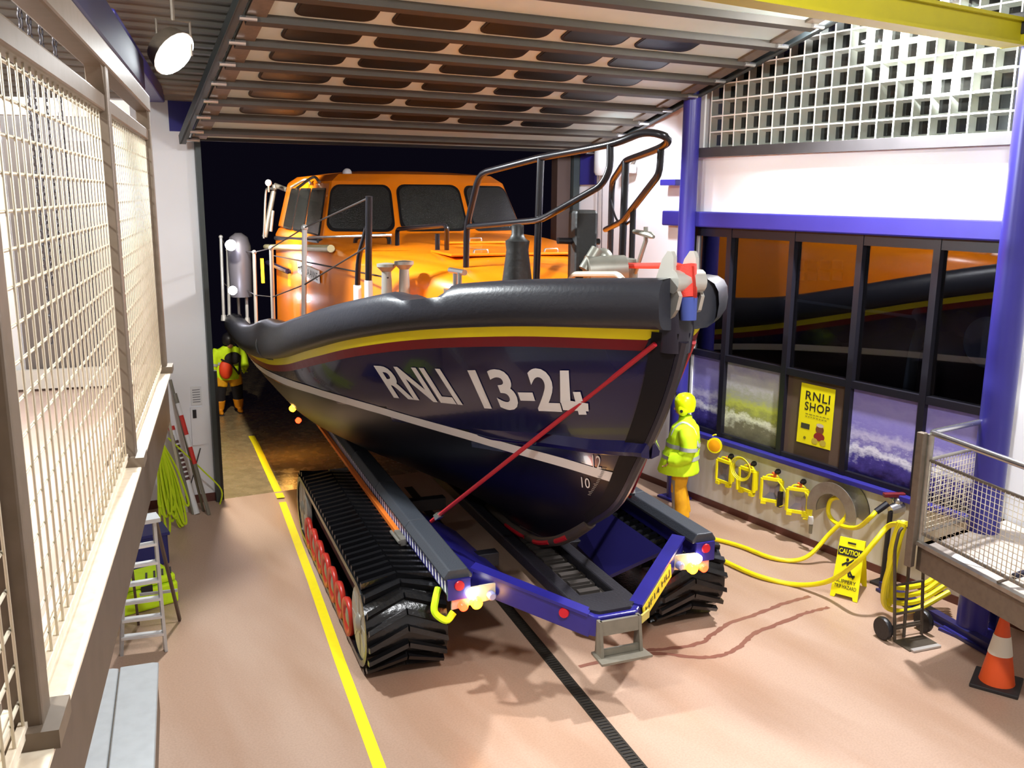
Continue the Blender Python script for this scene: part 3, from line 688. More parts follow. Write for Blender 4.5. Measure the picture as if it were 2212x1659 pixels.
# keel band and forefoot guard
st = [xyz(0, vst(z) - .012, z) for z in np.linspace(.86, 3.5, 26)]
part('stem_band', MB().tube(st, .045, 8), M('stem_dark', (34, 30, 40), 0.35), boat, True)
kp = [xyz(0, v, z) for v, z in ((2.6, .70), (1.7, .74), (1.0, .84), (.5, 1.02), (.15, 1.2), (-.1, 1.36), (-.3, 1.5))]
part('keel_guard', MB().tube(crom(kp, 5), .065, 10), M('worn_keel', (84, 72, 64), 0.5, .3), boat, True)
kr = crom(kp, 5); 
for i0, i1 in ((4, 9), (10, 15), (16, 21)): part('red_keel_strip', MB().tube([p + xyz(-.045, -.03, -.0) for p in kr[i0:i1]], .03, 8), M('red_plastic', (190, 24, 40), 0.4), boat, True)
# gunwale fender
FEN = M('fender_rubber', (36, 37, 44), 0.42, bump=.12, bscale=30)
def fender(side):
    rows = []; vs_ = [-1.80 + 13.2 * (i / 90) ** 1.25 for i in range(91)]
    for v in vs_:
        p = xyz(side * max(hull_u(v, 1), .10), v, zs(v) + fth(v) / 2); p2 = xyz(side * max(hull_u(v + .05, 1), .10), v + .05, zs(v + .05) + fth(v) / 2); hv = fth(v) / 2 + .01
        t = p2 - p; t /= np.linalg.norm(t); n = np.cross(t, xyz(0, 0, 1)); n /= np.linalg.norm(n); n *= 1 if n[0] * side > 0 else -1; upv = np.cross(n, t); upv *= 1 if upv[2] > 0 else -1
        nt_ = 0.0
        if side < 0:
            e = hit_notch
            nt_ = .10 * max(0, min(1, (v - e[0]) / .06, (e[1] - v) / .06))
        row = []
        for k in range(16):
            an = 2 * math.pi * k / 16; c, s = math.cos(an), math.sin(an)
            a = .19 * np.sign(c) * abs(c) ** .75 + .02; b = hv * np.sign(s) * abs(s) ** .75
            if nt_ and b > hv - nt_: b = hv - nt_
            row.append(p + n * a + upv * b)
        rows.append(row)
    return MB().grid(rows, True, True)
hit_notch = (-.12, .50)
fth = ctab([(-2, .38), (3.0, .38), (5.0, .54), (6.5, .50), (9, .40), (12, .36)])
for side in (-1, 1): part('gunwale_fender', fender(side), FEN, boat, True, 50)
# fender joint and pale cap at the sheer drop
part('fender_seam', MB().tube([hull_pt(5.0, zs(5.0), -1, 0.0) + xyz(-.22 * math.sin(t) + .0, 0, .19 - .21 * math.cos(t)) for t in np.linspace(0, math.pi, 12)], .012, 6), M('seam_grey', (96, 100, 104), .5), boat, True)
# decks
ORG = M('orange_gelcoat', (230, 124, 10), 0.28, var=.12, vscale=3, dark=(196, 90, 10), coat=.3)
DGR = M('deck_grey', (120, 122, 126), 0.55, bump=.2, bscale=80)
def deck(v0, v1, n, dz, mat, name):
    rows = []
    for i in range(n + 1):
        v = v0 + (v1 - v0) * i / n; h = max(hull_u(v, 1) - .06, .04); rows.append([xyz(h * a, v, zs(v) + dz + .03 * (1 - a * a)) for a in np.linspace(-1, 1, 11)])
    return part(name, MB().grid(rows), mat, boat, True, 40)
deck(-1.8, 3.0, 30, .20, ORG, 'foredeck'); deck(3.0, 11.5, 30, .16, DGR, 'side_deck')
# coachroof
wc = ctab([(.1, .55), (.6, .95), (1.5, 1.32), (3, 1.55), (5, 1.68), (9.8, 1.62)]); tc_ = ctab([(.1, 3.62), (.5, 3.74), (1.5, 3.86), (3, 3.93), (5, 4.0), (9.8, 4.0)])
rows = []
for i in range(41):
    v = .1 + 9.7 * (i / 40) ** 1.2; wq, t = wc(v), tc_(v); zb_ = min(zs(v) + .1, t - .1); r_ = min(.16, (t - zb_) * .5)
    prof = [(-wq - .04, zb_), (-wq, t - r_), (-wq + r_ * .35, t - r_ * .35), (-wq + r_, t), (-wq * .4, t + .05), (0, t + .065)]
    prof += [(-a, b) for a, b in prof[-2::-1]]; rows.append([xyz(a, v, b) for a, b in prof])
part('coachroof', MB().grid(rows, False).add(rows[0], [tuple(range(len(rows[0])))]).add(rows[-1], [tuple(range(len(rows[-1])))]), ORG, boat, True, 40)
# wheelhouse
WB = [(.54, 4.78), (1.53, 5.25), (1.58, 9.75)]; WT = [(.50, 5.28), (1.33, 5.66), (1.40, 9.55)]; Z0, Z1 = 3.98, 4.76
def ring(pp, z): r = [xyz(-a, b, z) for a, b in pp[::-1]]; return r + [xyz(a, b, z) for a, b in pp]
rb, rt_ = ring(WB, Z0), ring(WT, Z1); rt2 = ring([(a - .16, b + (.14 if b < 7 else -.1)) for a, b in WT], Z1 + .11); rt3 = ring([(max(a - .6, .1), b + (.9 if b < 7 else -.8)) for a, b in WT], Z1 + .17)
wh = part('wheelhouse', MB().grid([rb, rt_, rt2, rt3], True, True), ORG, boat, True, 25); bevel(wh, .03, 3)
WGL = M('wheelhouse_glass', (20, 22, 22), 0.08, bump=.5, bscale=90, spec=.6); SUR = M('window_surround', (12, 12, 16), 0.35)
def panes(a, b, c, d, spans, t0, t1, r=.1):
    # face a-b bottom, d-c top; outward normal
    n = np.cross(b - a, d - a); n /= np.linalg.norm(n); ctr = (a + b + c + d) / 4
    if np.dot(n, ctr - xyz(0, 7, 4.3)) < 0: n = -n
    def q(s, t): return a * (1 - s) * (1 - t) + b * s * (1 - t) + c * s * t + d * (1 - s) * t
    wd, ht = np.linalg.norm(b - a), np.linalg.norm(d - a)
    for s0, s1, ra in spans:
        for nm, k, off, mt in (('window_surround', 0.0, .012, SUR), ('window_glass', .035, .02, WGL)):
            cx, cy, hw, hh = (s0 + s1) / 2 * wd, (t0 + t1) / 2 * ht, (s1 - s0) / 2 * wd - k, (t1 - t0) / 2 * ht - k
            part(nm, MB().prism([q(x / wd, y / ht) + n * off for x, y in rrect(cx, cy, hw, hh, min(ra, hw * .9, hh * .9))], V(-n * (off + .005))), mt, wh, True, 0)
panes(rb[2], rb[3], rt_[3], rt_[2], [(.03, .97, .14)], .12, .95)
panes(rb[1], rb[2], rt_[2], rt_[1], [(.03, .96, .14)], .11, .94)
panes(rb[3], rb[4], rt_[4], rt_[3], [(.04, .97, .14)], .11, .94)
for i0, i1 in ((1, 0), (4, 5)): panes(rb[i0], rb[i1], rt_[i1], rt_[i0], [(.05, .33, .06), (.355, .60, .06), (.62, .84, .06)], .0, .88)
# lower side door recess and fittings on the starboard side
def sidept(v, z): return xyz(-(wc(v) + .02), v, z)
# name board
n0 = bu(652, 573, -1.66); n1 = bu(697, 586, -1.66); 
v0n, v1n = n0[1], n1[1]; zc_ = (n0[2] + n1[2]) / 2 - .05
nb_ = part('name_board', MB().box((-(wc((v0n + v1n) / 2) + .03), (v0n + v1n) / 2, zc_), (.02, abs(v1n - v0n), .17)), M('name_white', (225, 225, 225), .4), boat, True, 0)
part('name_lettering', text_on('BARBARA ANNE', (-(wc(v0n) + .045), max(v0n, v1n) - .06, zc_ - .05), (0, -(abs(v1n - v0n) - .12), 0), (0, 0, .10), .01), INK, nb_, True, 0)
for a, b in (((578, 567), (622, 586)),):
    p, q_ = bu(*a, -1.72), bu(*b, -1.72); part('grab_bar', MB().tube([p, q_], .045, 10).tube([p, p + xyz(.08, 0, -.02)], .03, 8).tube([q_, q_ + xyz(.08, 0, -.02)], .03, 8), M('navy_bar', (26, 24, 50), .3), boat, True)
part('rubbing_tube', MB().tube([bu(574, 533, -1.66), bu(715, 537, -1.66)], .05, 10), M('pale_tube', (190, 180, 140), .4), boat, True)
p, q_ = bu(596, 514, -1.62), bu(690, 520, -1.62); part('grab_bar', MB().tube([p, q_], .04, 8).tube([p, p + xyz(.12, 0, 0)], .025, 6).tube([q_, q_ + xyz(.12, 0, 0)], .025, 6), BLACK, boat, True)
# roof fittings
LW = M('lamp_lens', (210, 210, 215), .2)
def stalk(p, r, name='search_light'):
    p = np.array(p); o = part(name, MB().ball(p, r, 14, 10), LW, boat, True); part('bracket', MB().tube([p - xyz(0, 0, r * .8), p - xyz(0, 0, r + .10)], .02, 8), DULL, o, True); return o
stalk(bvv(750, 374, 5.9), .07); stalk(bvv(1042, 382, 5.9), .065); stalk(bvv(580, 395, 9.2), .06)
fr = [bvv(640, 408, 6.3), bvv(676, 383, 6.6), bvv(690, 393, 6.3)]
part('roof_rail', MB().tube(crom(fr, 5), .022, 7), GALV, boat, True)
part('roof_rail', MB().tube(crom([bvv(628, 405, 7.2), bvv(660, 388, 7.2), bvv(672, 398, 6.9)], 5), .02, 7), GALV, boat, True)
mastp = [bvv(570, 515, 9.85), bvv(574, 420, 9.85), bvv(580, 408, 9.8), bvv(592, 408, 9.7)]
part('boarding_rail', MB().tube(crom(mastp, 5), .022, 8), CHROME, boat, True)
part('mast_leg', MB().tube([bvv(572, 512, 9.9), bvv(594, 400, 9.9)], .05, 10), GALV, boat, True)
part('mast_leg', MB().tube([bvv(594, 400, 9.9), bvv(620, 410, 9.7)], .045, 10), GALV, boat, True)
hs = part('ladder_rail', MB().tube([bvv(585, 500, 9.8), bvv(590, 455, 9.8)], .03, 8), GALV, boat, True)
# amber lit deck light at the wheelhouse rear corner
part('deck_lamp', MB().box(bvv(567, 585, 9.75), (.05, .08, .45)), M('amber_lit', (255, 180, 20), .4, emis=(255, 170, 20), estr=6), boat, True, 0)
# pulpit
PB = M('black_rail_paint', (20, 19, 24), .28)
def sym(x, y, slope_u): return bu(x, y, slope_u)
PS = {'end': .73, 'leg': .41}
tip = bu(1440, 297, .04)
s_end, s_leg, s_mid = bu(1035, 375, -.73), bu(1168, 340, -.41), bu(1318, 311, -.2)
p_end, p_leg, p_n = bu(1322, 392, .73), bu(1352, 347, .45), bu(1428, 318, .16)
top = [s_end, s_leg, s_mid, bu(1385, 288, -.08), tip, p_n, p_leg, p_end]
s_foot = bu(1006, 622, -.76); p_foot = xyz(p_end[0] + .03, p_end[1] + .05, 3.62)
rail = [s_foot, bu(1008, 490, -.76)] + [s_end] + crom([s_leg, s_mid, bu(1390, 287, -.08), tip, p_n, p_leg], 6) + [p_end, p_foot]
part('pulpit_rail', MB().tube(fillet(rail, .12, 4), .032, 10), PB, boat, True)
part('pulpit_rail', MB().tube(fillet([bu(1008, 490, -.76), bu(1168, 475, -.43), bu(1300, 400, -.24), bu(1318, 365, -.2), s_mid], .1, 4), .03, 10), PB, boat, True)
part('pulpit_rail', MB().tube(fillet([p_n, bu(1425, 375, .16), bu(1345, 478, .42), bu(1308, 496, .74)], .1, 4), .03, 10), PB, boat, True)
part('pulpit_post', MB().tube([s_leg, xyz(s_leg[0] - .02, s_leg[1] + .03, 3.62)], .034, 10), PB, boat, True)
part('pulpit_post', MB().tube([p_leg, xyz(p_leg[0], p_leg[1] + .02, 3.62)], .036, 10), PB, boat, True)
part('pulpit_post', MB().tube([bu(1368, 450, .36), xyz(.36, bu(1368, 450, .36)[1], 3.62)], .028, 10), PB, boat, True)
part('rope_loop', MB().tube(crom([bu(1318, 430, .7), bu(1330, 470, .6), bu(1345, 487, .5), bu(1362, 478, .45)], 6), .012, 6), PB, boat, True)
# black stanchion with brace, coachroof hand rails
def down(p, z): return xyz(p[0], p[1], z)
a = bu(797, 424, -1.75); f = bu(796, 612, -1.75); b = bu(772, 622, -1.75)
part('rail_stanchion', MB().tube([f, a], .034, 10), PB, boat, True); part('stanchion_brace', MB().tube(fillet([b, bu(774, 560, -1.75), bu(793, 492, -1.75)], .2, 4), .03, 10), PB, boat, True)
for q_ in (f, b): part('stanchion_foot', MB().lathe([(.045, -.16), (.042, .03)], q_, seg=12), M('foot_white', (215, 215, 215), .4), boat, True)
for pts in ([(858, 583), (858, 495), (965, 487), (965, 585)], [(945, 570), (945, 505)], [(841, 545), (841, 508), (767, 512), (767, 555)]):
    u_ = -.95 if pts[0][0] < 900 else -.5
    us_ = np.linspace(-1.05, -.55, len(pts)) if len(pts) == 4 and pts[0][0] == 858 else ([-.72] * 2 if len(pts) == 2 else [-1.0, -1.0, -1.35, -1.35])
    Pp = [bu(x, y, u) for (x, y), u in zip(pts, us_)]
    part('coachroof_rail', MB().tube(fillet(Pp, .08, 4), .028, 9), PB, boat, True)
    for e in (Pp[0], Pp[-1]): 
        if e is Pp[-1] and len(pts) == 2: continue
        part('rail_foot', MB().lathe([(.05, -.02), (.05, .015)], e, seg=12), PB, boat, True)
part('rail_bar', MB().tube([bu(666, 513, -2.05), bu(846, 508, -1.2)], .014, 7), CHROME, boat, True)
# mushroom vent and bollards
o = part('white_vent', MB().lathe([(.10, -.08), (.105, 0), (.09, .04), (.02, .06)], bu(930, 566, -.62), seg=18), M('name_white'), boat, True)
def vent(p): part('mushroom_vent', MB().lathe([(.06, -.25), (.05, .04), (.10, .09), (.10, .12), (.02, .13)], p, seg=16), M('vent_grey', (150, 148, 140), .4, .4), boat, True)
vent(bu(835, 595, -1.55)); vent(bu(873, 590, -1.4))
c = bu(988, 600, -1.12); cl = part('deck_cleat', MB().tube([c + xyz(-.02, .16, .06), c + xyz(.02, -.16, .06)], .028, 9).tube([c + xyz(0, .07, .06), c + xyz(0, .07, -.12)], .022, 8).tube([c + xyz(0, -.07, .06), c + xyz(0, -.07, -.12)], .022, 8).box(c + xyz(0, 0, -.14), (.16, .36, .05)), CHROME, boat, True)
for uc, vc in ((-.42, 2.0), (.42, 2.0), (0.0, 3.4)):
    h_ = part('deck_hatch', MB().box((uc, vc, tc_(vc) + .062), (.74, .8, .03)), ORG, boat, True, 0, .012)
    part('hatch_handle', MB().tube(fillet([(uc - .08, vc - .3, tc_(vc) + .07), (uc - .08, vc - .3, tc_(vc) + .11), (uc + .08, vc - .3, tc_(vc) + .11), (uc + .08, vc - .3, tc_(vc) + .07)], .02, 3), .01, 6), CHROME, h_, True)
# capstan hood and foredeck gear
BKH = M('black_cover', (30, 32, 32), .5, bump=.2, bscale=20)
c = bvv(1117, 612, -.12); part('capstan_cover', MB().lathe([(.15, -.25), (.14, 0), (.10, .30), (.11, .38), (.075, .40), (.055, .44), (.055, .52), (.02, .53)], c, seg=20), BKH, boat, True)
c = bvv(1256, 612, -.1); part('windlass_box', MB().box(c + xyz(0, 0, .25), (.22, .2, .85)), BKH, boat, True, 0, .03)
part('windlass_bar', MB().tube([bvv(1205, 520, -.1), bvv(1294, 522, -.1)], .03, 10), PB, boat, True)
GRG = M('gear_grey', (140, 140, 130), .4, .5, var=.3, vscale=10)
c = bvv(1296, 588, -.55); part('windlass_drum', MB().tube([c + xyz(-.12, .02, 0), c + xyz(.22, -.05, .02)], [.15, .13], 16).tube([c + xyz(-.14, .02, .02), c + xyz(-.02, .02, .2)], .06, 10).ball(c + xyz(.05, .05, .12), .09), GRG, boat, True)
part('anchor_winch', MB().box(c + xyz(.28, .2, .0), (.26, .34, .22)), GRG, boat, True, 0, .03)
part('anchor_shank', MB().tube([bu(1372, 590, .2), bu(1395, 520, .2), bu(1395, 490, .2)], .02, 8).tube([bu(1370, 500, .2), bu(1405, 508, .2), bu(1412, 512, .2)], [.02, .03, .015], 8), GRG, boat, True)
part('deck_hoop', MB().tube(fillet([bu(1232, 604, -.32), bu(1240, 592, -.32), bu(1335, 592, -.22), bu(1345, 604, -.22)], .05, 4), .024, 8), M('hoop_cream', (205, 200, 180), .35), boat, True)
# bow fairlead plates
BPM = M('bow_plate', (196, 194, 184), .35, .55)
for u, xo in ((-.11, -48), (.12, 0)):
    pts = [bu(x + xo, y, u) for x, y in ((1462, 610), (1478, 560), (1490, 542), (1498, 543), (1503, 556), (1502, 605), (1515, 640), (1508, 670), (1495, 690), (1480, 640))]
    part('bow_plate', MB().prism(pts, (.03, 0, 0)), BPM, boat, True, 0)
part('bow_roller', MB().tube([xyz(-.12, -1.83, 3.96), xyz(.13, -1.83, 3.96)], .09, 14), BPM, boat, True)
part('bow_cap', MB().lathe([(.13, 3.40), (.15, 3.6), (.14, 3.86), (.08, 3.95)], (0, -1.70, 0), seg=18), M('stem_dark'), boat, True)
RSTR = M('red_strap', (214, 62, 48), .7, bump=.3, bscale=120); BSTR = M('blue_strap', (62, 78, 150), .7)
sp = [bu(1290, 572, .3), bu(1380, 574, .15), bu(1455, 574, 0.0), bu(1476, 578, 0.0)]
part('bow_strap', MB().tube(crom(sp, 4), .025, 8), RSTR, boat, True)
rows = [[bu(1462 - 8 + dx, y, .0) + xyz(0, -.05, 0), bu(1492 + dx, y + 2, .0) + xyz(0, -.05, 0)] for y, dx in ((572, 0), (590, 2), (615, 4), (640, 6))]
part('bow_strap', MB().grid([[r[0] for r in rows], [r[1] for r in rows]]).tube([(r[0] + r[1]) / 2 for r in rows], [.09, .085, .08, .07], 10), RSTR, boat, True)
part('strap_sleeve', MB().tube([bu(1480, y, 0) + xyz(0, -.05, 0) for y in (640, 665, 690)], [.07, .065, .06], 10), BSTR, boat, True)
# side stanchions and guard wires, starboard
SPA = M('stanchion_grey', (180, 180, 178), .35, .4)
tops = []
for (xt, yt), (xb, yb), u in [((658, 492), (654, 652), -2.08), ((586, 536), (590, 690), -2.1), ((549, 545), (553, 690), -2.12), ((529, 543), (534, 685), -2.12), ((510, 540), (516, 670), -2.12), ((492, 540), (494, 655), -2.1), ((477, 512), (479, 610), -2.1)]:
    v = bu((xt + xb) / 2, (yt + yb) / 2, u)[1]
    if v > 11.3: v = 11.3
    T, Bq = bvv(xt, yt, v), bvv(xb, yb, v); Bq[2] = min(Bq[2], zs(v) + .30); tops.append((T, Bq))
    o = part('stanchion', MB().tube([Bq, T], .032, 9), SPA, boat, True); part('stanchion_eye', MB().ball(T, .042, 10, 7), SPA, o, True)
    part('stanchion_foot', MB().lathe([(.06, -.05), (.045, .06)], Bq, seg=10), SPA, o, True)
WIR = M('guard_wire', (46, 40, 38), .5)
TT = [bu(797, 427, -1.75)] + [t[0] for t in tops]; MM = [bu(790, 535, -1.75)] + [t[0] * .45 + t[1] * .55 for t in tops]
part('guard_wire', MB().tube(TT, .009, 6), WIR, boat, True, 0); part('guard_wire', MB().tube(MM, .009, 6), WIR, boat, True, 0)
part('guard_wire', MB().tube([bu(838, 600, -1.55), bu(590, 552, -1.9)], .010, 6), WIR, boat, True, 0)
# aft canister with lit deck lamp
cc = bvv(514, 560, 10.6); cc[0] = max(cc[0], -2.22)
part('aft_canister', MB().lathe([(.2, -.72), (.22, -.2), (.22, .25), (.17, .42), (.06, .5)], cc, seg=20), M('canister_grey', (92, 90, 96), .4, .3), boat, True)
LIT = M('white_lit', (255, 255, 255), .4, emis=(235, 235, 255), estr=40)
p = bvv(498, 530, 9.9); o = part('deck_flood', MB().lathe([(.10, 0), (.10, .04), (.07, .1)], p, (.3, .9, .1), 14), LIT, boat, True)
p = bvv(502, 628, 9.9); part('deck_flood', MB().lathe([(.08, 0), (.08, .04), (.05, .1)], p, (.3, .9, .1), 14), LIT, boat, True)
deckl = lamp_light('deck_flood_light', 'POINT', tuple(C0 + RV * -2.3 + BV * 9.4 + xyz(0, 0, 3.3)), 3, (.9, .9, 1), None, .08)
# red lashing straps from the bow to the carriage
for side, w_ in ((-1, [(1418, 742), (935, 1125)]), (1, None)):
    if side < 0:
        a = hit(*w_[0]); a = a + xyz(-.03, -.03, 0); b = bz(932, 1126, 1.18)
    else: b = xyz(-b[0], b[1], b[2]); a = xyz(-a[0], a[1], a[2])
    t = thing('lashing_strap', 'taut red lashing strap from bow down to the ' + ('striped carriage rail' if side < 0 else 'carriage rail by the people'), 'strap', C0 + RV * b[0] + BV * b[1] + xyz(0, 0, b[2]), -BETA)
    a2, b2 = a - b, b * 0
    part('webbing', MB().tube([b2, a2], .022, 8), M('strap_red', (176, 26, 40), .55), t, True)
    d_ = (a2 - b2) / np.linalg.norm(a2 - b2); part('buckle', MB().beam(d_ * .12, d_ * .2, .07, .06), CHROME, t, True, 0)
# ------------------------------------------------------------------ launching carriage (same local frame as the boat)
car = thing('launch_carriage', 'blue tracked launching carriage under the lifeboat with lit tail lamps', 'carriage', C0, -BETA)
CBL = M('carriage_blue', (40, 36, 124), .3, var=.25, vscale=4, dark=(24, 20, 70))
DKC = M('carriage_dark', (30, 28, 34), .5, bump=.2, bscale=40); PADM = M('rail_pad', (56, 60, 67), .5, bump=.2, bscale=60)
RU, RZ = 1.33, 1.11
for side in (-1, 1):
    v0, v1 = -.28, 9.6
    bmn = part('side_beam', MB().box((side * RU, (v0 + v1) / 2, RZ - .09), (.2, v1 - v0, .18)), CBL, car, True, 0, .01)
    for k in range(7):
        a = v0 + k * (v1 - v0) / 7 + .004; b = v0 + (k + 1) * (v1 - v0) / 7 - .004
        prof = [(-.14, 0), (-.14, .03), (-.09, .10), (.09, .10), (.14, .03), (.14, 0)]
        part('rail_pad', MB().prism([xyz(side * RU + x, a, RZ - .01 + z) for x, z in prof], (0, b - a, 0)), PADM, car, True, 0, .012)
    if side < 0:
        m = MB()
        for k in range(86):
            v = v0 + .05 + k * .105; x = side * (RU + .103); m.add([(x, v, RZ - .155), (x, v + .05, RZ - .155), (x, v + .075, RZ - .01), (x, v + .025, RZ - .01)], [(0, 1, 2, 3)])
        part('reflective_stripes', m, M('stripe_white', (245, 245, 255), .4), bmn, True, 0)
        part('ratchet_strap', MB().beam((-1.475, 1.45, .965), (-1.475, 9.2, .965), .05, .05), M('orange_webbing', (236, 120, 30), .6), car, True, 0)
        r_ = part('ratchet', MB().box((-1.50, 1.22, .985), (.06, .3, .07)).tube([(-1.55, 1.05, 1.0), (-1.55, 1.42, .99)], .018, 8), GALV, car, True, 0)
        part('tow_hook', MB().tube(crom([(-1.45, -.02, .92), (-1.5, -.1, .85), (-1.52, -.14, .74), (-1.42, -.18, .66), (-1.34, -.16, .72)], 5), .035, 8), HIVIS, car, True)
# cross frame: inner trays, nose arms, keel channel
for side in (-1, 1):
    ou_ = 1.26 if side < 0 else .96
    part('inner_plate', MB().prism([(side * ou_, -.1, 1.0), (side * ou_, 2.6, 1.0), (side * .62, 2.0, .66), (side * .5, .25, .64)], (0, 0, -.04)), CBL if side < 0 else M('carriage_blue_shaded', (24, 20, 70), .4), car, True, 0)  # right plate takes a darkened copy of the blue, its shade painted in
    arm = part('nose_arm', MB().beam((side * 1.14, -.12, 1.02), (side * .22, -.85, .71), .07, .22), CBL, car, True, 0, .01)
    part('arm_cap', MB().beam((side * 1.13, -.10, 1.13), (side * .24, -.82, .83), .14, .03), CBL, car, True, 0)
    part('cross_tube', MB().box((side * 1.0, 1.2, .62), (1.2, .14, .16)), DKC, car, True, 0, .01)
    part('cross_tube', MB().box((side * 1.0, 3.2, .62), (1.2, .14, .16)), DKC, car, True, 0, .01)
    part('keel_rail', MB().beam((side * .24, -.66, .78), (side * .24, 8.5, .70), .14, .14), DKC, car, True, 0, .02)
part('keel_tray', MB().beam((0, -.68, .70), (0, 8.3, .60), .5, .04), DKC, car, True, 0)
cu_ = MB().prism([(-.16, -.05, 0), (.16, -.05, 0), (.16, .06, 0), (-.16, .06, 0)], (0, 0, .06)).box((0, .0, .07), (.22, .08, .04)).mesh('keel_step', M('worn_step', (70, 64, 60), .5, .2))
for k in range(9): inst('keel_step', cu_, car, Matrix.Translation((0, -.52 + k * .22, .715 - k * .003)))
part('nose_plate', MB().prism([(-.34, -.78, .62), (-.2, -.92, .62), (.2, -.92, .62), (.34, -.78, .62), (.34, -.6, .62), (-.34, -.6, .62)], (0, 0, .2)), CBL, car, True, 0, .015)
part('nose_pad', MB().prism([(-.3, -.74, .82), (-.16, -.87, .82), (.16, -.87, .82), (.3, -.74, .82), (.3, -.5, .82), (-.3, -.5, .82)], (0, 0, .03)), DKC, car, True, 0)
HZ, HV = .21, .12
HT = M('hitch_grey', (128, 122, 108), .5, .3, var=.3, vscale=12)
hh = MB()
for sx in (-1, 1): hh.prism([(sx * .2 - .015, -1.04, .60), (sx * .2 - .015, -1.10, .60), (sx * .2 - .015, -1.16, .14), (sx * .2 - .015, -1.02, .14)], (.03, 0, 0))
hh.prism([(-.2, -1.07, .60), (.2, -1.07, .60), (.2, -1.085, .42), (-.2, -1.085, .42)], (0, -.03, 0)).prism([(-.26, -1.26, .13), (.26, -1.26, .13), (.24, -1.0, .12), (-.24, -1.0, .12)], (0, 0, .03)).box((0, -1.11, .2), (.4, .03, .08))
for p_ in hh.v: p_.z = .80 - (.81 - p_.z - HZ) * .74; p_.y += HV
part('hitch_bracket', hh, HT, car, True, 0)
# red reflector, marker
part('reflector', MB().lathe([(.05, 0), (.045, .02)], (-.45, -.72, .82), (-.6, -.8, .1), 16), M('red_plastic'), car, True)
part('marker_plate', MB().box((.30, -.90, .74), (.16, .02, .08), math.radians(35)), M('pale_yellow', (190, 175, 90), .5), car, True, 0)
for a, b, r in ((.0, .0, 0),): pass
# number plate on the right nose arm
A0_, A1_ = xyz(1.14, -.12, 1.02), xyz(.22, -.85, .71); ad = (A1_ - A0_) / np.linalg.norm(A1_ - A0_); an = np.cross(ad, xyz(0, 0, 1)); an /= np.linalg.norm(an); an = an if an[1] < 0 else -an; aup = np.cross(an, ad); aup = aup if aup[2] > 0 else -aup
pc = A0_ * .36 + A1_ * .64 + an * .05 + aup * .01; hw, hh_ = .36, .075
npl = part('number_plate', MB().prism([pc + ad * hw - aup * hh_, pc - ad * hw - aup * hh_, pc - ad * hw + aup * hh_, pc + ad * hw + aup * hh_], V(an * .012)), M('plate_yellow', (238, 214, 20), .35), car, True, 0)
part('plate_lettering', text_on('HF14 HLJ', pc + ad * hw * .88 - aup * hh_ * .6 + an * .015, -ad * hw * 1.76, aup * hh_ * 1.2, .012), INK, npl, True, 0)
# tail lamps
LMP = {'amber': M('amber_lamp', (255, 190, 60), .3, emis=(255, 150, 20), estr=14), 'red': M('red_lamp', (255, 90, 60), .3, emis=(255, 50, 20), estr=7), 'white': M('white_lamp', (255, 255, 255), .3, emis=(255, 250, 245), estr=14), 'clear': M('clear_lens', (150, 150, 190), .2)}
for side in (-1, 1):
    br = part('lamp_bracket', MB().prism([(side * 1.40, -.28, .80), (side * .95, -.30, .86), (side * .95, -.30, 1.02), (side * 1.40, -.28, 1.0)], (0, .02, 0)), M('bracket_cream', (200, 188, 160), .5), car, True, 0, .008)
    for nm, du, z, r in (('red', 1.30, .80, .045), ('amber', 1.17, .81, .055), ('white', 1.22, .91, .048), ('clear', 1.02, .86, .042)):
        part('tail_lamp', MB().lathe([(r, 0), (r, .05), (r * .7, .065)], (side * du, -.30, z + .05), (0, -1, 0), 18), LMP[nm], br, True)
    part('end_cap', MB().box((side * RU, -.29, RZ - .1), (.22, .03, .2)), CBL, car, True, 0)
    part('end_reflector', MB().lathe([(.05, 0), (.045, .015)], (side * RU, -.31, RZ - .06), (0, -1, 0), 16), M('red_plastic'), car, True)
    wp = C0 + RV * side * 1.17 + BV * -.5 + xyz(0, 0, .82); lamp_light('tail_lamp_light', 'POINT', tuple(wp), 2.0, (1, .5, .12), None, .05)
# amber and red rear lamps whose glow shows on the wet slip
part('rear_lamp', MB().lathe([(.06, 0), (.06, .05), (.04, .07)], (-1.55, 8.9, .72), (-.6, -.6, -.4), 16), LMP['amber'], car, True)
part('rear_lamp', MB().lathe([(.05, 0), (.05, .05), (.03, .07)], (-1.55, 8.2, .66), (-.6, -.6, -.4), 16), M('red_lamp'), car, True)
wp = C0 + RV * -1.75 + BV * 8.8 + xyz(0, 0, .62); lamp_light('rear_lamp_light', 'POINT', tuple(wp), 14, (1, .5, .1), None, .05)
# tracks
TRK = M('track_rubber', (20, 20, 22), .22, bump=.15, bscale=30); RED = M('wheel_red', (196, 52, 38), .35, var=.2, vscale=6); HUB = M('hub_grey', (150, 148, 130), .4, .4)
TR_, TW = .42, .80; CVF, CVR, CZ = .44, 4.02, .47
def tpath(s):
    Ls = CVR - CVF; Lc = math.pi * TR_; T = 2 * Ls + 2 * Lc; s %= T
    if s < Ls: return (CVF + s, CZ + TR_, 1, 0)
    s -= Ls
    if s < Lc: a = math.pi / 2 - s / TR_; return (CVR + TR_ * math.cos(a), CZ + TR_ * math.sin(a), math.sin(a), -math.cos(a))
    s -= Lc
    if s < Ls: return (CVR - s, CZ - TR_, -1, 0)
    s -= Ls; a = -math.pi / 2 - s / TR_; return (CVF + TR_ * math.cos(a), CZ + TR_ * math.sin(a), math.sin(a), -math.cos(a))
TL = 2 * (CVR - CVF) + 2 * math.pi * TR_; NL = 66
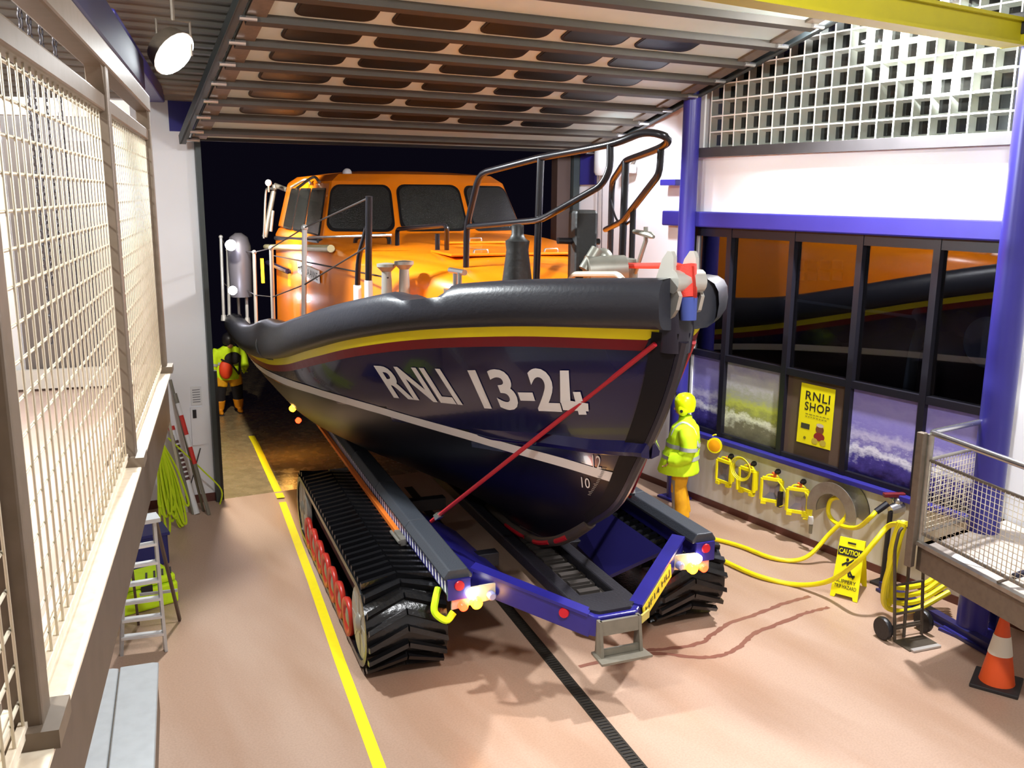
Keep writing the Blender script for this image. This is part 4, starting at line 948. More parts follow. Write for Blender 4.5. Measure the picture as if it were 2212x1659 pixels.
def lug_mesh():
    m = MB(); h = .055
    for sx in (-1, 1):
        # chevron bar from the centre line to the edge, swept back
        base = [(0.0, -.015), (0.0, .045), (TW / 2 * .97, -.12), (TW / 2 * .97, -.175)]
        pb = [xyz(sx * a, b, 0) for a, b in base]; pt = [xyz(sx * (a * .97 + .008), b * .92 - .004, h) for a, b in base]
        m.add(pb + pt, [(4, 5, 6, 7), (0, 1, 5, 4), (1, 2, 6, 5), (2, 3, 7, 6), (3, 0, 4, 7)])
    return m.mesh('tread_lug', TRK)
lug = lug_mesh()
whl = MB().lathe([(.13, .0), (.20, .0), (.21, .03), (.20, .06), (.14, .05), (.12, .02)], axis=(1, 0, 0), seg=24).mesh('road_wheel', RED, smooth=True)
hub = MB().lathe([(.12, -.01), (.12, .03), (.05, .05), (.02, .05)], axis=(1, 0, 0), seg=18).mesh('wheel_hub', HUB, smooth=True)
def track(uc, side, vo=0.0, full=True):
    n = 96; rows = []
    for i in range(n):
        v, z, tv, tz = tpath(TL * i / n); nv, nz = -tz, tv   # outward normal
        ov, oz = v, z; nrm = xyz(0, v - max(CVF, min(v, CVR)), z - CZ); nrm /= np.linalg.norm(nrm)
        o_ = xyz(uc, v + vo, z); rows.append([o_ + xyz(-TW / 2, 0, 0), o_ + xyz(TW / 2, 0, 0), o_ + xyz(TW / 2, 0, 0) - nrm * .06, o_ + xyz(-TW / 2, 0, 0) - nrm * .06])
    rows.append(rows[0])
    bl_ = part('track_belt', MB().grid(rows, True), TRK, car, True, 50)
    for i in range(NL):
        v, z, tv, tz = tpath(TL * i / NL); nrm = Vector((0, v - max(CVF, min(v, CVR)), z - CZ)).normalized(); X = Vector((1, 0, 0)); Yv = nrm.cross(X)
        R = Matrix((X, Yv, nrm)).transposed().to_4x4()
        inst('tread_lug', lug, bl_, Matrix.Translation((uc, v + vo, z - .002)) @ R)
    xo = uc + side * (TW / 2 - .05)
    for k in range(7):
        v = 1.02 + k * .425; f = Matrix.Translation((xo, v + vo, .27)) @ (Matrix.Identity(4) if side > 0 else Matrix.Rotation(math.pi, 4, 'Z'))
        o = inst('road_wheel', whl, car, f); inst('wheel_hub', hub, o, Matrix.Identity(4))
    for v, r in ((CVF, .355), (CVR, .355)):
        o_ = xyz(xo, v + vo, CZ); m = MB().lathe([(r - .05, 0), (r, .0), (r, .06), (r - .05, .06)], o_ - xyz(side * .03, 0, 0), (side, 0, 0), 32)
        sp_ = part('sprocket_rim', m, M('sprocket_grey', (170, 168, 158), .4, .4), car, True)
        for k in range(8):
            a = k * math.pi / 4; d = xyz(0, math.cos(a), math.sin(a)); part('spoke', MB().beam(o_ + d * .07, o_ + d * (r - .03), .03, .07, (1, 0, 0)), M('sprocket_grey'), sp_, True, 0)
        part('hub_boss', MB().lathe([(.1, 0), (.1, .06), (.05, .09)], o_ - xyz(side * .02, 0, 0), (side, 0, 0), 18), M('sprocket_grey'), sp_, True)
    part('track_frame', MB().box((uc, (CVF + CVR) / 2 + vo, .56), (TW * .7, CVR - CVF - .5, .22)), DKC, car, True, 0, .02)
    part('axle', MB().tube([(uc, 2.1 + vo, .58), (uc - side * 1.0, 2.1 + vo, .58)], .09, 12), DKC, car, True)
track(-1.74, -1); track(1.42, 1)
# ------------------------------------------------------------------ mezzanine and mesh guard at the left
GA = math.radians(15.26); GD = xyz(math.sin(GA), math.cos(GA), 0); GN = xyz(GD[1], -GD[0], 0)   # GN points to the boat
GE = xyz(1.42, 7.29, 0)                                                     # far end
ZTOE, ZMID, ZTOP = 3.25, 5.0, 5.25
def gp(s, off=0.0, z=0.0): return GE - GD * s + GN * off + xyz(0, 0, z)      # s metres back from the far end
struct('floor_mezzanine', MB().prism([gp(-.1, -.06, 2.95), gp(9.5, -.06, 2.95), gp(9.5, -5.6, 2.95), gp(-.1, -5.6, 2.95)], (0, 0, .2)), M('mezz_floor', (206, 178, 164), .5, var=.15, vscale=3), 'pinkish floor of the mezzanine behind the mesh guard')
STL = M('brown_steel', (112, 98, 84), .5, .25, var=.45, vscale=16, dark=(96, 84, 66))
struct('trim_12', MB().prism([gp(-.1, -.02, 2.83), gp(9.5, -.02, 2.83), gp(9.5, -.02, 3.24), gp(-.1, -.02, 3.24)], V(GN * .05)), M('edge_channel', (92, 80, 70), .5, .3, var=.3, vscale=9), 'dark steel edge channel of the mezzanine')
struct('trim_13', MB().prism([gp(-.1, -.07, 3.24), gp(9.5, -.07, 3.24), gp(9.5, .07, 3.24), gp(-.1, .07, 3.24)], (0, 0, .012)), M('pale_flange', (226, 214, 192), .5, var=.35, vscale=20, dark=(170, 140, 110)), 'pale steel flange along the mezzanine edge')
gd = thing('mesh_guard', 'tall brown steel guard of woven wire mesh along the mezzanine edge', 'guard rail', gp(4, 0, 3.25))
POSTS = [0.05, 2.58, 5.05, 7.6]
for s in POSTS:
    o = part('guard_post', MB().beam(gp(s, 0, 3.25), gp(s, 0, 5.2), .10, .09, V(GN)), STL, gd, smooth=0, bev=.008)
    part('post_foot', MB().box(gp(s, 0, 3.275), (.17, .17, .05), -GA), STL, o, smooth=0)
    for sg in (-1, 1):
        if (s < 1 and sg < 0): continue
        part('corner_haunch', MB().prism([gp(s + sg * .04, .035, 5.18), gp(s + sg * .26, .035, 5.19), gp(s + sg * .12, .035, 5.15), gp(s + sg * .04, .035, 5.02)], V(-GN * .07)), STL, o, smooth=0)
part('top_rail', MB().beam(gp(0, 0, ZTOP - .03), gp(9.5, 0, ZTOP - .03), .10, .12), STL, gd, smooth=0, bev=.012)
part('mid_rail', MB().beam(gp(0, 0, ZMID), gp(9.5, 0, ZMID), .06, .08), STL, gd, smooth=0, bev=.01)
part('bottom_rail', MB().beam(gp(0, -.03, 3.33), gp(9.5, -.03, 3.33), .02, .05).beam(gp(0, .0, 3.30), gp(9.5, 0, 3.30), .02, .03), M('pale_flange'), gd, smooth=0)
WM = M('wire_cream', (214, 204, 182), .45, .3); wv = rod_mesh('wire', .0042, WM, 5); wh_ = rod_mesh('wire', .0052, WM, 5); LI = inv(gd)
def lw(p): return LI @ V(p)
s = .12
while s < 8.4:
    if min(abs(s - q) for q in POSTS) > .05: rod('wire', wv, gd, lw(gp(s, 0.004, 3.3)), lw(gp(s, 0.004, ZMID)))
    s += .098
for a, b in zip(POSTS[:-1], POSTS[1:]):
    for k in range(17): rod('wire', wh_, gd, lw(gp(a + .05, -.004, 3.37 + k * .098)), lw(gp(b - .05, -.004, 3.37 + k * .098)))
# partition across the far end of the mezzanine
ptn = thing('end_partition', 'white boarded partition closing the far end of the mezzanine', 'partition', gp(-.05, -2.5, 3.15))
k = 0; off = -.95
while off > -5.2:
    part('board', MB().prism([gp(-.05, off, 3.15), gp(-.05, off - .285, 3.15), gp(-.05, off - .285, 5.12), gp(-.05, off, 5.12)], V(-GD * (.03 + .006 * (k % 2)))), WHITE, ptn, smooth=0); off -= .29; k += 1
part('top_beam', MB().beam(gp(-.05, -.1, 5.18), gp(-.05, -5.3, 5.18), .1, .12), M('cream_beam', (224, 218, 208), .5), ptn, smooth=0)
part('kick_rail', MB().beam(gp(0.06, -.1, 3.24), gp(0.06, -5.3, 3.24), .05, .14), M('cream_beam'), ptn, smooth=0)
part('shaded_board', MB().prism([gp(-.04, -.1, 3.15), gp(-.04, -.94, 3.15), gp(-.04, -.94, 4.95), gp(-.04, -.1, 4.95)], V(-GD * .02)), M('shaded_board_grey', (120, 110, 104), .6), ptn, smooth=0)  # board coloured darker to paint in the shadow on this end wall
# hoist chains
CHM = M('chain_steel', (96, 92, 96), .4, .6)
def chain(px, ytop, ybot, depth, label):
    t0 = CAM + ray(px, ytop) / F_PX * depth; t1 = CAM + ray(px, ybot) / F_PX * depth
    z1, z0 = t0[2], t1[2]; m = MB(); z = z0; k = 0
    while z < z1:
        R = Matrix.Rotation((k % 2) * math.pi / 2 + .5, 3, 'Z'); ring_ = []
        for a in range(10):
            an = 2 * math.pi * a / 10; ring_.append(Vector((t0[0], t0[1], z)) + R @ Vector((.014 * math.cos(an), 0, .03 * math.sin(an))))
        m.tube(ring_, .006, 5, True); z += .046; k += 1
    o = single('hoist_chain', m, CHM, label, 'chain', 'hoist chains behind the mesh guard')
top_y = -60
for x, yb, d, lb in ((34, 760, 5.6, 'longest steel hoist chain, reaching nearly down to the mezzanine floor'), (52, 620, 5.8, 'steel hoist chain hanging directly beside the longest chain'), (76, 560, 6.0, 'shortest of the long hoist chains hanging behind the mesh'), (104, 660, 6.2, 'steel hoist chain hanging nearest the middle guard post')): chain(x, top_y, yb, d, lb)
chain(188, 500, 760, 6.6, 'short steel chain hanging against the white partition')
t = thing('hoist_hook', 'small black hoist hook block on the mezzanine floor', 'hook', gp(.7, -1.9, 3.15))
part('block', MB().box(gp(.7, -1.9, 3.28), (.1, .1, .26)), BLACK, t, smooth=0, bev=.02); part('hook', MB().tube(crom([gp(.7, -1.9, 3.4), gp(.7, -1.82, 3.5), gp(.7, -1.9, 3.58)], 5), .02, 8), BLACK, t)

# ------------------------------------------------------------------ bright floodlight below the roof at the left
fp = py_(378, 118, 9.3)
t = thing('flood_lamp', 'bright white floodlight fixed under the roof beside the open door', 'lamp', fp)
aim = xyz(.50, -.60, -.62); aim /= np.linalg.norm(aim)
part('housing', MB().lathe([(.23, 0), (.19, .14), (.05, .24)], fp - aim * .01, V(-aim), 20), DULL, t)
part('lens', MB().lathe([(.22, 0), (.2, .015)], fp, V(aim), 20), M('flood_lit', (255, 255, 255), .4, emis=(240, 250, 255), estr=12), t)
part('yoke', MB().tube([fp + xyz(-.15, 0, 0), fp + xyz(-.15, 0, .3), fp + xyz(.15, 0, .3), fp + xyz(.15, 0, 0)], .015, 6).tube([fp + xyz(0, 0, .3), (fp[0], fp[1], zroof(fp[1]) - .03)], .02, 6), DULL, t)
lamp_light('flood_lamp_light', 'SPOT', tuple(fp + aim * .06), 1250, (.93, .98, 1.0), tuple(fp + aim * 5), .14, 125, .25)
# lamp on the right door track lighting the far wall
lp = px_(1764, 37, 9.15)
t = thing('track_lamp', 'small lit lamp beside the right door track', 'lamp', lp)
part('lens', MB().ball(lp, .05), M('flood_lit'), t); part('holder', MB().tube([lp + xyz(0, 0, .04), lp + xyz(.3, 0, .12)], .03, 8), DULL, t)
lamp_light('track_lamp_light', 'POINT', tuple(lp + xyz(-.1, .1, -.1)), 60, (.93, .93, 1.0), None, .08)
lamp_light('block_lamp_light', 'POINT', (8.85, 6.9, 6.6), 150, (1, .98, .95), None, .12)
t = thing('wall_lamp', 'wall floodlight above the crane beam by the glass blocks', 'lamp', (8.75, 6.35, 6.5))
part('housing', MB().box((8.75, 6.35, 6.6), (.3, .3, .1)), DULL, t, smooth=0); part('arm', MB().tube([(8.85, 6.35, 6.62), (9.6, 6.35, 6.75)], .03, 8), DULL, t)
lamp_light('far_wall_light', 'SPOT', (8.4, 10.6, 5.7), 220, (.86, .89, 1.0), (9.6, 11.8, 3.6), .1, 120, .6)
lamp_light('slip_fill_light', 'SPOT', (3.5, 14.25, 5.3), 1300, (1, .93, .8), (4.4, 17.5, 0.5), .1, 155, .5)  # added spot without a fitting, brightens the slip and the person there

# ------------------------------------------------------------------ things on the floor at the left
ALU = M('aluminium', (196, 200, 202), .38, .5, var=.15, vscale=10)
cd_ = xyz(math.sin(math.radians(12.5)), math.cos(math.radians(12.5)), 0); cn = xyz(cd_[1], -cd_[0], 0); q0 = pz(338, 1432, .48); q0[2] = 0
ch = thing('storage_chest', 'long aluminium storage chest with flat split lid by the mezzanine edge', 'chest', q0 - cd_ * 1.6 - cn * .4, -math.radians(12.5))
part('body', MB().prism([q0 + cn * .0, q0 - cn * .95, q0 - cn * .95 - cd_ * 3.4, q0 - cd_ * 3.4], (0, 0, .45)), M('chest_side', (120, 108, 96), .5, .3), ch, smooth=0)
for k, (a, b) in enumerate(((.02, -.30), (-.31, -.97))):
    part('lid', MB().prism([q0 + cn * a + xyz(0, 0, .45) - cd_ * .0, q0 + cn * (a - .05) + cd_ * .02 + xyz(0, 0, .45), q0 + cn * b + cd_ * .02 + xyz(0, 0, .45), q0 + cn * b - cd_ * 3.4 + xyz(0, 0, .45), q0 + cn * a - cd_ * 3.4 + xyz(0, 0, .45)], (0, 0, .035)), ALU, ch, smooth=0, bev=.01)
# step ladder
f0, f1 = pz(262, 1415), pz(358, 1405); tp0, tp1 = pz(322, 1122, 1.55), pz(352, 1128, 1.5); tp1[2] = tp0[2] = 1.52
LDR = thing('step_ladder', 'aluminium step ladder standing beside the yellow case', 'ladder', (f0 + f1) / 2)
tp0 = (f0 + f1) / 2 + xyz(-.12, -.33, 1.52); tp1 = (f0 + f1) / 2 + xyz(.14, -.30, 1.52)
for a, b in ((f0, tp0), (f1, tp1)): part('side_rail', MB().beam(a, b, .03, .07, (0, 1, 0)), ALU, LDR, smooth=0)
for k in range(6):
    t_ = .14 + k * .135; part('tread', MB().beam(f0 * (1 - t_) + tp0 * t_, f1 * (1 - t_) + tp1 * t_, .09, .025), M('bright_alu', (225, 226, 226), .3, .4), LDR, smooth=0)
bk = xyz(.28, .62, 0)
for a, b in ((f0, tp0), (f1, tp1)): part('rear_leg', MB().beam(a + bk, b + xyz(.02, .06, 0), .025, .05), M('leg_shaded', (84, 66, 56), .5), LDR, smooth=0)  # dark brown stands in for shade on the aluminium legs
part('brace', MB().beam(f0 + bk + (tp0 - f0) * .25, f1 + bk + (tp1 - f1) * .25, .02, .03), ALU, LDR, smooth=0)
part('top_tray', MB().box((tp0 + tp1) / 2, (.34, .2, .04)), ALU, LDR, smooth=0)
# yellow case
c0_, c1_ = pz(300, 1325), pz(388, 1300)
cs = thing('tool_case', 'bright yellow plastic case with black slots behind the ladder', 'case', (c0_ + c1_) / 2)
ce = (c1_ - c0_); ce /= np.linalg.norm(ce); cq = xyz(-ce[1], ce[0], 0); cw = float(np.linalg.norm(c1_ - c0_)) + .25; cb = c1_ - ce * cw
part('body', MB().prism([cb, c1_, c1_ + cq * .45, cb + cq * .45], (0, 0, .26)), HIVIS, cs, smooth=0, bev=.03)
part('lid', MB().prism([cb + ce * .02 + xyz(0, 0, .27), c1_ - ce * .02 + xyz(0, 0, .27), c1_ - ce * .04 + cq * .42 + xyz(0, 0, .27), cb + ce * .04 + cq * .42 + xyz(0, 0, .27)], (0, 0, .09)), HIVIS, cs, smooth=0, bev=.03)
for k in range(4): part('slot', MB().beam(cb + ce * (cw - .34 + k * .09) + cq * .03 + xyz(0, 0, .362), cb + ce * (cw - .28 + k * .09) + cq * .2 + xyz(0, 0, .362), .022, .012), BLACK, cs, smooth=0)
part('latch', MB().box((cb + c1_) / 2 - cq * .005 + xyz(0, 0, .26), (.12, .03, .08)), BLACK, cs, smooth=0)
bc = thing('blue_crate', 'dark blue crate standing behind the ladder and yellow case', 'crate', pz(315, 1215))
p = pz(315, 1215); part('shell', MB().box(p + xyz(0, 0, .2), (.5, .4, .4)), M('crate_blue', (40, 42, 110), .5), bc, smooth=0, bev=.02); part('rim', MB().box(p + xyz(0, 0, .41), (.54, .44, .04)), M('crate_blue'), bc, smooth=0)
# hanging yellow rope hank
RP = M('yellow_rope', (200, 225, 20), .7, bump=.3, bscale=150)
rh = thing('rope_hank', 'yellow rope hank hanging in long loose loops by the white door wall', 'rope', pz(362, 1155))
hk = py_(343, 962, 12.9); random.seed(11)
part('hook', MB().tube([hk + xyz(0, .4, .02), hk + xyz(0, 0, .02), hk + xyz(0, -.02, .08)], .015, 6).tube([hk + xyz(0, .4, .02), hk + xyz(0, .74, .02)], .015, 6), DULL, rh)
for k in range(16):
    a = random.uniform(-.10, .26); b = random.uniform(-.10, .05); zl = random.uniform(.03, .4)
    P = [hk + xyz(a * .12, 0, 0), hk + xyz(a * .55 + b * .3, -.06 + b, (zl - hk[2]) * .5), hk * xyz(1, 1, 0) + xyz(a, -.2 + b, zl), hk * xyz(1, 1, 0) + xyz(a + .05, -.2 + b, zl + .01), hk + xyz(a * .6 + .07, -.05 + b, (zl - hk[2]) * .48), hk + xyz(a * .15 + .02, 0, 0)]
    part('strand', MB().tube(crom(P, 6), .016, 6), RP, rh)
# poles leaning against the door wall
def pole(b, tpx, r, mat, label, wall=0.03, bands=None, cat='pole', grp=None):
    base = pz(*b); topp = dwall(*tpx, wall); t = thing('leaning_pole', label, cat, base, 0, grp)
    part('shaft', MB().tube([base, topp], r, 8), mat, t)
    if bands:
        for a, c_, mt in bands: part('band', MB().tube([base * (1 - a) + topp * a, base * (1 - c_) + topp * c_], r * 1.12, 8), mt, t)
GP = M('pole_grey', (140, 136, 124), .4, .4); RW = M('band_red', (205, 54, 44), .5); WP = M('name_white')
pole((452, 1112), (378, 850), .028, GP, 'leaning grey pole with red and white bands', wall=.12, bands=[(.42, .56, RW), (.56, .66, WP), (.66, .82, RW), (.82, .92, WP)])
pole((418, 1111), (372, 940), .022, GP, 'thin grey pole leaning beside the lettered white pole', .20)
pole((404, 1106), (364, 905), .022, M('pole_cream', (190, 182, 160), .5), 'pale cream pole leaning at the wall corner', .30)
pole((440, 1104), (368, 820), .02, GP, 'tallest grey pole leaning on the white door wall', .03)
pole((396, 1107), (433, 968), .008, M('guard_wire'), 'thin dark wire rod leaning on the door jamb')
b_, t_ = pz(425, 1110), dwall(372, 930, .10)
wp_ = thing('lettered_pole', 'white pole with dark rounded marks leaning on the door wall', 'pole', b_)
part('shaft', MB().tube([b_, t_], .045, 10), WP, wp_); part('tip', MB().tube([t_, t_ + (t_ - b_) * .05], .048, 10), RW, wp_)
for k in range(9):
    a = .42 + k * .055; c_ = b_ * (1 - a) + t_ * a; part('mark', MB().tube([c_ - (t_ - b_) / np.linalg.norm(t_ - b_) * .022, c_ + (t_ - b_) / np.linalg.norm(t_ - b_) * .022], .047, 10), M('mark_brown', (90, 56, 52), .6), wp_)
rl = thing('yellow_line_rope', 'single yellow rope slung from the pole corner to the door jamb', 'rope', dwall(465, 1050, .25)); part('strand', MB().tube(crom([dwall(363, 946, .3), dwall(405, 985, .3), dwall(440, 1018, .3), dwall(478, 1058, .25), dwall(474, 1095, .2)], 5), .012, 6), RP, rl)
# notices on the door wall
def dquad(x0, y0, x1, y1, off): 
    a = dwall(x0, y0, off); c = dwall(x1, y1, off); ta, tc2 = (a - DA) @ E1, (c - DA) @ E1; return [along(ta, off, c[2]), along(tc2, off, c[2]), along(tc2, off, a[2]), along(ta, off, a[2])]
nt_ = thing('wall_notice', 'small white printed notice on the door wall', 'notice', dwall(424, 875)); part('sheet', MB().prism(dquad(411, 836, 437, 874, .012), V(-DN * .013)), M('paper_grey', (226, 226, 226), .6), nt_, smooth=0)
m = MB(); Q = dquad(411, 836, 437, 874, .014)
for k in range(6):
    f = .15 + k * .13; a, b = Q[0] * (1 - f) + Q[3] * f, Q[1] * (1 - f) + Q[2] * f; m.add([a * .85 + b * .15, a * .15 + b * .85, a * .15 + b * .85 + xyz(0, 0, .012), a * .85 + b * .15 + xyz(0, 0, .012)], [(0, 1, 2, 3)])
part('print_lines', m, M('grey_print', (120, 120, 125), .6), nt_, smooth=0)
nt_ = thing('switch_box', 'white door control box with black switch on the door wall', 'switch', dwall(424, 960)); part('box', MB().prism(dquad(411, 881, 441, 960, .03), V(-DN * .03)), WHITE, nt_, smooth=0); part('key_switch', MB().prism(dquad(416, 886, 425, 903, .045), V(-DN * .016)), BLACK, nt_, smooth=0)

# ------------------------------------------------------------------ right wall things
def rw(x, y, off=0.0): return px_(x, y, XW - off)
ORG2 = M('amber_lens', (240, 160, 20), .35)
for x, y, lb in ((1497, 950, 'round yellow lamp with amber lens hung behind the person'), (1546, 961, 'round yellow lamp with amber lens hung next to the floodlights')):
    c = rw(x, y, .14); t = thing('beacon_lamp', lb, 'lamp', rw(x, y, .02)); n = xyz(-.9, -.4, 0) / np.linalg.norm(xyz(-.9, -.4, 0))
    part('shell', MB().lathe([(.07, -.1), (.10, -.02), (.115, .03), (.115, .05), (.1, .05)], c, V(n), 22), YEL, t); part('lens', MB().lathe([(.098, .03), (.09, .055), (.03, .07)], c, V(n), 20), ORG2, t)
    part('handle', MB().tube(crom([c + xyz(.05, .12, .02), c + xyz(.07, .14, .09), c + xyz(.09, .1, .12), (XW, c[1] + .08, c[2] + .1)], 5), .012, 6).box(c + xyz(.06, .14, -.02), (.1, .09, .1)), YEL, t)
HK = M('hook_black', (26, 22, 34), .4); OR3 = M('orange_bracket', (216, 96, 50), .5); LENS = M('flood_lens', (140, 135, 140), .12, .5)
spec = [(1567, 1018, 1582, 985, 0.0, 'yellow work floodlight facing the room beside the amber lamps'), (1617, 1036, 1631, 1001, 0.0, 'yellow work floodlight with a coil of yellow cable over it'),
        (1668, 1057, 1683, 1018, .9, 'yellow work floodlight turned sideways with a thin cable loop'), (1724, 1080, 1738, 1040, 1.0, 'yellow work floodlight turned sideways beside the hose hanger')]
for i, (x, y, hx, hy, tw, lb) in enumerate(spec):
    c = rw(x, y, .12); t = thing('work_floodlight', lb, 'floodlight', rw(x, y, .02) + xyz(0, 0, -.2), 0, 'work floodlights hung on the white wall')
    R = Matrix.Rotation(tw * .55, 3, 'Z'); 
    def lf(a, b, c2): return c + np.array(R @ Vector((a, b, c2)))
    W2, H2 = .135, .155
    fr_ = MB()
    for (b0, z0, b1, z1) in ((-W2, -H2, W2, -H2), (-W2, H2, W2, H2), (-W2, -H2, -W2, H2), (W2, -H2, W2, H2)): fr_.beam(lf(-.03, b0, z0), lf(-.03, b1, z1), .035, .05)
    part('frame', fr_, YEL, t, smooth=0, bev=.006)
    part('back_shell', MB().box(lf(.03, 0, 0), (.08, .26, .29), R), YEL, t, smooth=0, bev=.015)
    q4 = [(-W2 * .88, -H2 * .88), (W2 * .88, -H2 * .88), (W2 * .88, H2 * .88), (-W2 * .88, H2 * .88)]; i4 = [(-.035, -.04), (.035, -.04), (.035, .04), (-.035, .04)]
    part('reflector', MB().add([lf(-.035, a, b) for a, b in q4] + [lf(-.013, a, b) for a, b in i4], [(0, 1, 5, 4), (1, 2, 6, 5), (2, 3, 7, 6), (3, 0, 4, 7), (4, 5, 6, 7)]), LENS, t, smooth=0)
    for s in (-1, 1): part('foot', MB().box(lf(-.03, s * .1, -H2 - .03), (.06, .07, .05), R), YEL, t, smooth=0)
    h = rw(hx, hy, .05); part('wall_hook', MB().lathe([(.035, 0), (.04, .03), (.03, .05)], rw(hx, hy, .0), (-1, 0, 0), 16).tube([rw(hx, hy, .03), rw(hx - 8, hy + 2, .15)], .016, 8), HK, t)
    part('bracket', MB().beam(h + xyz(-.07, .01, -.02), c + xyz(.0, 0, .17), .07, .03, (1, 0, 0)), OR3, t, smooth=0)
    part('carry_handle', MB().tube(crom([lf(.0, -.1, H2), lf(-.01, -.06, H2 + .05), lf(-.01, .06, H2 + .05), lf(0, .1, H2)], 4), .012, 6), YEL, t)
    cb_ = M('yellow_cable', (232, 218, 30), .5)
    if i == 1:
        for k in range(3): part('cable_coil', MB().tube([c + xyz(-.09 - .012 * k, .06 + (.15 + .02 * k) * math.cos(a), .16 + (.14 + .015 * k) * math.sin(a)) for a in np.linspace(0, 2 * math.pi, 26)[:-1]], .008, 6, True), cb_, t)
        part('plug', MB().beam(c + xyz(-.1, .11, -.0), c + xyz(-.1, .10, -.16), .05, .04), YEL, t, smooth=0, bev=.01)
    if i == 2: part('cable_coil', MB().tube(crom([c + xyz(-.02, -.1, .16), c + xyz(-.03, -.26, .04), c + xyz(-.03, -.27, -.12), c + xyz(-.02, -.14, -.2), c + xyz(0, -.1, -.1)], 6), .008, 6), cb_, t); part('black_strap', MB().box(c + xyz(-.0, -.15, -.1), (.06, .05, .22)), BLACK, t, smooth=0)
    if i == 3:
        for k in range(4): part('cable_coil', MB().tube(crom([c + xyz(-.02 - .01 * k, -.12 - .02 * k, .15), c + xyz(-.04, -.2 - .02 * k, 0), c + xyz(-.04, -.2 - .015 * k, -.18), c + xyz(-.03, -.13, -.22)], 5), .011, 6), cb_, t)
        part('plug', MB().lathe([(.035, 0), (.04, .05), (.03, .1)], c + xyz(-.05, -.27, -.24), seg=12), WP, t); part('plug_tip', MB().lathe([(.022, 0), (.026, .12)], c + xyz(-.05, -.28, -.37), seg=10), M('gear_grey'), t)
# half-round steel hose hanger
c = rw(1822, 1098, .0); hgr = thing('hose_hanger', 'half-round galvanised steel hose hanger on the white wall', 'hanger', c)
m = MB(); R1, R2 = .40, .22
for x0, x1, mt in ((-.02, 0.0, 0),): pass
def arcp(r, x): return [xyz(c[0] + x, c[1] + r * math.cos(a), c[2] + r * math.sin(a)) for a in np.linspace(math.radians(-12), math.radians(192), 26)]
part('back_plate', MB().grid([arcp(R1, -.012), arcp(R2, -.012)]).grid([arcp(R1, -.0), arcp(R2, -.0)]), GALV, hgr, smooth=0)
part('saddle', MB().grid([arcp(R2 + .02, -.01), arcp(R2 + .02, -.24)]), GALV, hgr)
part('front_flange', MB().grid([arcp(R2 + .01, -.235), arcp(R1 - .02, -.24), arcp(R1 - .02, -.25), arcp(R2 + .01, -.25)], False), GALV, hgr, smooth=0)
# raised platform with mesh railing
zd = 1.18; pc0 = pz(1983, 1176, zd); fd = pz(2212, 1299, zd) - pc0; fd /= np.linalg.norm(fd); rd = xyz(1, .0, 0)
plf = thing('steel_platform', 'raised galvanised steel platform with wire mesh railings beside the blue column', 'platform', (pc0 + fd * 1.2) * xyz(1, 1, 0))
PW, PLn = 1.5, 3.2
part('deck_plate', MB().prism([pc0, pc0 + rd * PW, pc0 + rd * PW + fd * PLn, pc0 + fd * PLn], (0, 0, -.03)), M('deck_pale', (196, 186, 176), .5, .15, var=.2, vscale=5), plf, smooth=0)
part('edge_beam', MB().prism([pc0, pc0 + fd * PLn, pc0 + fd * PLn + xyz(0, 0, -.26), pc0 + xyz(0, 0, -.26)], V(rd * .06)), DULL, plf, smooth=0)
part('edge_beam', MB().prism([pc0, pc0 + rd * PW, pc0 + rd * PW + xyz(0, 0, -.26), pc0 + xyz(0, 0, -.26)], V(fd * .06)), DULL, plf, smooth=0)
part('kerb_rail', MB().beam(pc0 + xyz(0, 0, .02), pc0 + fd * PLn + xyz(0, 0, .02), .06, .04), GALV, plf, smooth=0)
part('paper_sheet', MB().box(pc0 + fd * .55 + rd * .2 + xyz(0, 0, .004), (.2, .32, .004), .3), M('name_white'), plf, smooth=0)
HR = 1.16; cp = pc0 + rd * .03
part('corner_post', MB().box(pc0 + rd * -.04 + xyz(0, .05, HR / 2 - .12), (.07, .08, HR + .24)), DULL, plf, smooth=0, bev=.01)
bk_ = pc0 + rd * 1.0
posts = [(cp, .035), (bk_, .03), (pc0 + fd * 1.55, .03), (pc0 + fd * 3.1, .03)]
for p, r in posts: part('railing_post', MB().tube([p, p + xyz(0, 0, HR - .02)], r, 10), GALV, plf)
up_ = xyz(0, 0, HR); part('top_rail', MB().tube(fillet([bk_ + up_, cp + up_, pc0 + fd * 3.1 + up_], .05, 4), .03, 10), CHROME, plf)
for z in (.12, .88): part('mid_rail', MB().tube([bk_ + xyz(0, 0, z), cp + xyz(0, 0, z)], .018, 8), GALV, plf); part('mid_rail', MB().tube([cp + xyz(0, 0, z), pc0 + fd * 3.1 + xyz(0, 0, z)], .018, 8), DULL if z > .5 else GALV, plf)
wm = rod_mesh('wire', .0035, WM, 5); LI2 = inv(plf)
def wire2(a, b): rod('wire', wm, plf, LI2 @ V(a), LI2 @ V(b))
for k in range(14): z = .16 + k * .052; wire2(bk_ + xyz(0, 0, z), cp + xyz(0, 0, z)); wire2(cp + xyz(0, 0, z), pc0 + fd * 3.1 + xyz(0, 0, z))
for k in range(1, 19): p = cp + (bk_ - cp) * k / 19; wire2(p + xyz(0, 0, .12), p + xyz(0, 0, .88))
for k in range(1, 58): p = pc0 + fd * 3.1 * k / 58; wire2(p + xyz(0, 0, .12), p + xyz(0, 0, .88))
for p in (pc0 + rd * 1.3 + fd * .2, pc0 + fd * 3 + rd * .1): part('support_leg', MB().box((p[0], p[1], (zd - .26) / 2), (.08, .08, zd - .26)), M('blue_kerb'), plf, smooth=0)
